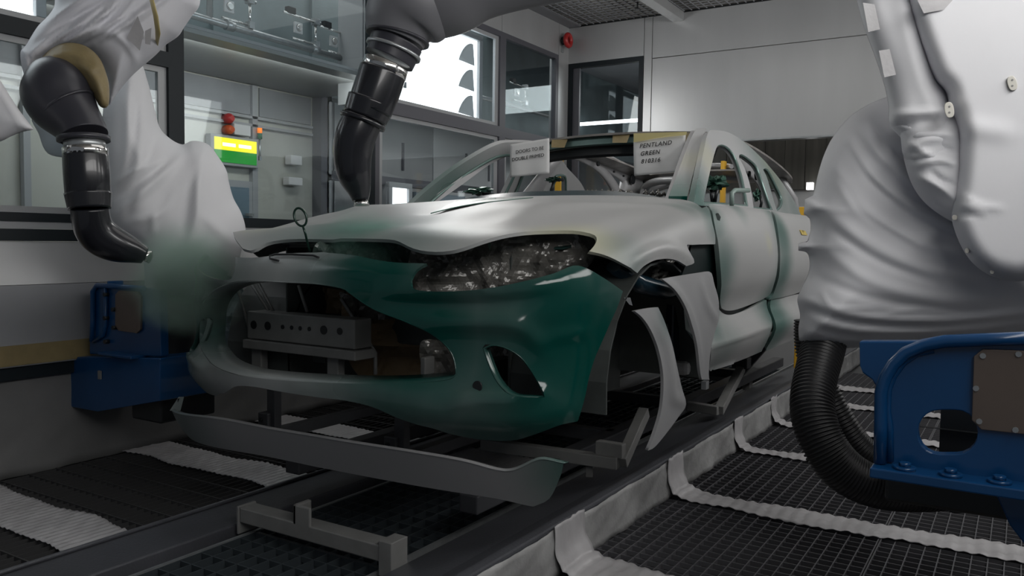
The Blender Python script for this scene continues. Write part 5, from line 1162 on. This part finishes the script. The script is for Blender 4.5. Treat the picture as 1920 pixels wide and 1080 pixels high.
arm('wrist_sleeve', [(718, 134, 3.17, 44), (706, 170, 3.17, 44), (692, 207, 3.17, 42)], M_['black'], rb, 32)
arm('wrist_cuff', [(696, 190, 3.17, 44.5), (684, 222, 3.17, 41)], M_['black'], rb, 32)
ring('cuff_ring', 680, 227, 3.17, 44, 8, (-.38, 1), M_['black'], rb)
arm('wrist_bend', [(686, 215, 3.17, 36), (668, 252, 3.17, 38), (661, 290, 3.18, 36), (664, 325, 3.19, 32), (672, 352, 3.2, 24), (676, 376, 3.2, 15)], M_['black'], rb, 32)
tip(678, 382, 3.2, (.05, 1), rb, 15)
# blue mount of the right robot
Y2 = 2.30
def rect_round(x0, y0, x1, y1, r, n=5):
    o = []
    for cx, cy, a0 in ((x1-r, y0+r, -90), (x1-r, y1-r, 0), (x0+r, y1-r, 90), (x0+r, y0+r, 180)):
        for k in range(n+1): a = math.radians(a0+90*k/n); o.append((cx+r*math.cos(a), cy+r*math.sin(a)))
    return o
slab('mount_back', [(1611, 640), (1612, 685), (1618, 700), (1635, 712), (1648, 735), (1700, 760), (1750, 640)], Y2+.16, .05, M_['blue'], rb)
mp = slab('mount_plate', [(1644, 868), (1645, 760), (1648, 730), (1656, 705), (1672, 678), (1695, 657), (1730, 642), (1770, 634), (1990, 628), (1990, 935)], Y2, .035, M_['blue'], rb, holes=[rect_round(1721, 769, 1833, 852, 40)], bv=.003)
part('mount_rim', MB().tube([P(a, b_, y=Y2-.018) for a, b_ in ((1650, 868), (1651, 800), (1652, 735), (1660, 708), (1676, 682), (1699, 661), (1733, 647), (1772, 640), (1850, 637), (1985, 632))], .016, 10), 'blue', rb)
part('mount_inner_rib', MB().tube([P(a, b_, y=Y2-.004) for a, b_ in ((1668, 865), (1667, 800), (1662, 770), (1664, 730), (1674, 705), (1692, 680), (1718, 662), (1750, 655))], .010, 10, ell=.6), 'blue', rb)
a = P(1642, 868, y=Y2); c = P(1642, 868, y=Y2)
b = MB().box((a[0]-.004, Y2-.075, a[2]-.022), (a[0]+1.0, Y2+.02, a[2]+.004)); part('bottom_flange', b, 'blue', rb, .004)
for px, py in ((1697, 860), (1783, 871), (1875, 882)):
    q = P(px, py, y=Y2-.04); q[2] = a[2]+.004; part('flange_bolt', MB().cyl(q, q+[0, 0, .008], .026, 16).cyl(q+[0, 0, .008], q+[0, 0, .018], .014, 6), 'blue', rb)
slab('cover_plate', [(1826, 668), (1842, 655), (1990, 660), (1990, 822), (1840, 806), (1822, 788)], Y2-.012, .012, M_['brownplate'], rb, bv=.002)
for px, py in ((1843, 667), (1910, 664), (1830, 728), (1836, 790), (1904, 806)):
    q = P(px, py, y=Y2-.012); part('screw', MB().cyl(q, q-[0, .004, 0], .007, 8), 'steel', rb)
slab('lower_gusset', [(1866, 905), (1990, 925), (1990, 1110), (1893, 985), (1866, 925)], Y2+.05, .05, M_['blue'], rb)
part('under_body', MB().box(P(1660, 878, y=Y2+.12), P(1990, 950, y=Y2+.34)), 'innerdark', rb, .01)
part('inner_bracket', MB().box(P(1765, 745, y=Y2+.30), P(1850, 860, y=Y2+.36)).box(P(1720, 800, y=Y2+.28), P(1850, 812, y=Y2+.30)), 'innerdark', rb, .006)
def hose(pts, label):
    q = np.array([list(W(p[0], p[1], p[2]))+[p[3]*p[2]/FPX] for p in pts]); s = Spl(range(len(q)), q)
    L = sum(np.linalg.norm(np.diff(q[:, :3], axis=0), axis=1)); nr = int(L/.0112); k = np.linspace(0, len(q)-1, nr*6+1); r = s(k)
    rad = r[:, 3]*(1+.045*np.sign(np.sin(np.arange(len(k))*2*PI/6+.3)))
    o = MB().tube(list(r[:, :3]), list(rad), 26).build('corrugated_hose', M_['blackhose']); tag(o, label, 'hose', 'black hoses under the right robot'); return o
hose([(1552, 612, 2.84, 30), (1546, 640, 2.76, 38), (1532, 695, 2.66, 38), (1523, 760, 2.57, 39), (1540, 825, 2.52, 40), (1580, 880, 2.50, 40), (1640, 912, 2.49, 38), (1710, 922, 2.50, 36), (1790, 922, 2.52, 33)], 'thick ribbed black hose curving down from the right robot cover')
o = part('hose_collar', MB().cyl(W(1786, 922, 2.52), W(1806, 922, 2.53), .064, 24).cyl(W(1806, 922, 2.53), W(1900, 925, 2.56), .055, 24), 'innerdark', rb)
hose([(1515, 600, 2.80, 24), (1520, 660, 2.80, 26), (1545, 730, 2.78, 26), (1580, 800, 2.76, 28), (1625, 855, 2.74, 30), (1690, 880, 2.72, 30), (1760, 890, 2.72, 28)], 'second black hose tucked behind the ribbed one')
# ================================================================== PAINT MIST from the two atomisers
def mist(name, c, r, dens, col, label, rot=0.0):
    m = bpy.data.materials.new(name); m.use_nodes = True; nt = m.node_tree; N = nt.nodes; L = nt.links; N.remove(N['Principled BSDF'])
    v = N.new('ShaderNodeVolumePrincipled'); v.inputs['Color'].default_value = (*col, 1); v.inputs['Anisotropy'].default_value = 0
    tc = N.new('ShaderNodeTexCoord'); ln = N.new('ShaderNodeVectorMath'); ln.operation = 'LENGTH'; L.new(tc.outputs['Object'], ln.inputs[0])
    ns = N.new('ShaderNodeTexNoise'); ns.inputs['Scale'].default_value = 2.2; ns.inputs['Detail'].default_value = 3; L.new(tc.outputs['Object'], ns.inputs['Vector'])
    ad = N.new('ShaderNodeMath'); ad.operation = 'MULTIPLY_ADD'; ad.inputs[1].default_value = -.7; L.new(ns.outputs['Fac'], ad.inputs[0]); L.new(ln.outputs['Value'], ad.inputs[2])
    mr = N.new('ShaderNodeMapRange'); mr.interpolation_type = 'SMOOTHSTEP'; mr.inputs['From Min'].default_value = .65; mr.inputs['From Max'].default_value = -.25; mr.inputs['To Max'].default_value = dens
    L.new(ad.outputs[0], mr.inputs['Value']); L.new(mr.outputs[0], v.inputs['Density']); L.new(v.outputs[0], N['Material Output'].inputs['Volume'])
    bm = bmesh.new(); bmesh.ops.create_icosphere(bm, subdivisions=3, radius=1); me = bpy.data.meshes.new(name); bm.to_mesh(me); bm.free(); me.materials.append(m)
    o = bpy.data.objects.new(name, me); C.objects.link(o); o.location = [float(a) for a in c]; o.scale = r; o.rotation_euler = (0, rot, 0); tag(o, label, 'mist', 'paint mist', 'stuff'); return o
mist('paint_mist', W(355, 520, 3.33), (.30, .26, .26), 12.0, (.66, .95, .80), 'pale green paint mist blowing from the left atomiser over the bumper corner')
mist('paint_mist', W(690, 470, 3.02), (.26, .20, .18), 8.0, (.40, .85, .68), 'green paint mist under the hanging atomiser over the bonnet edge')
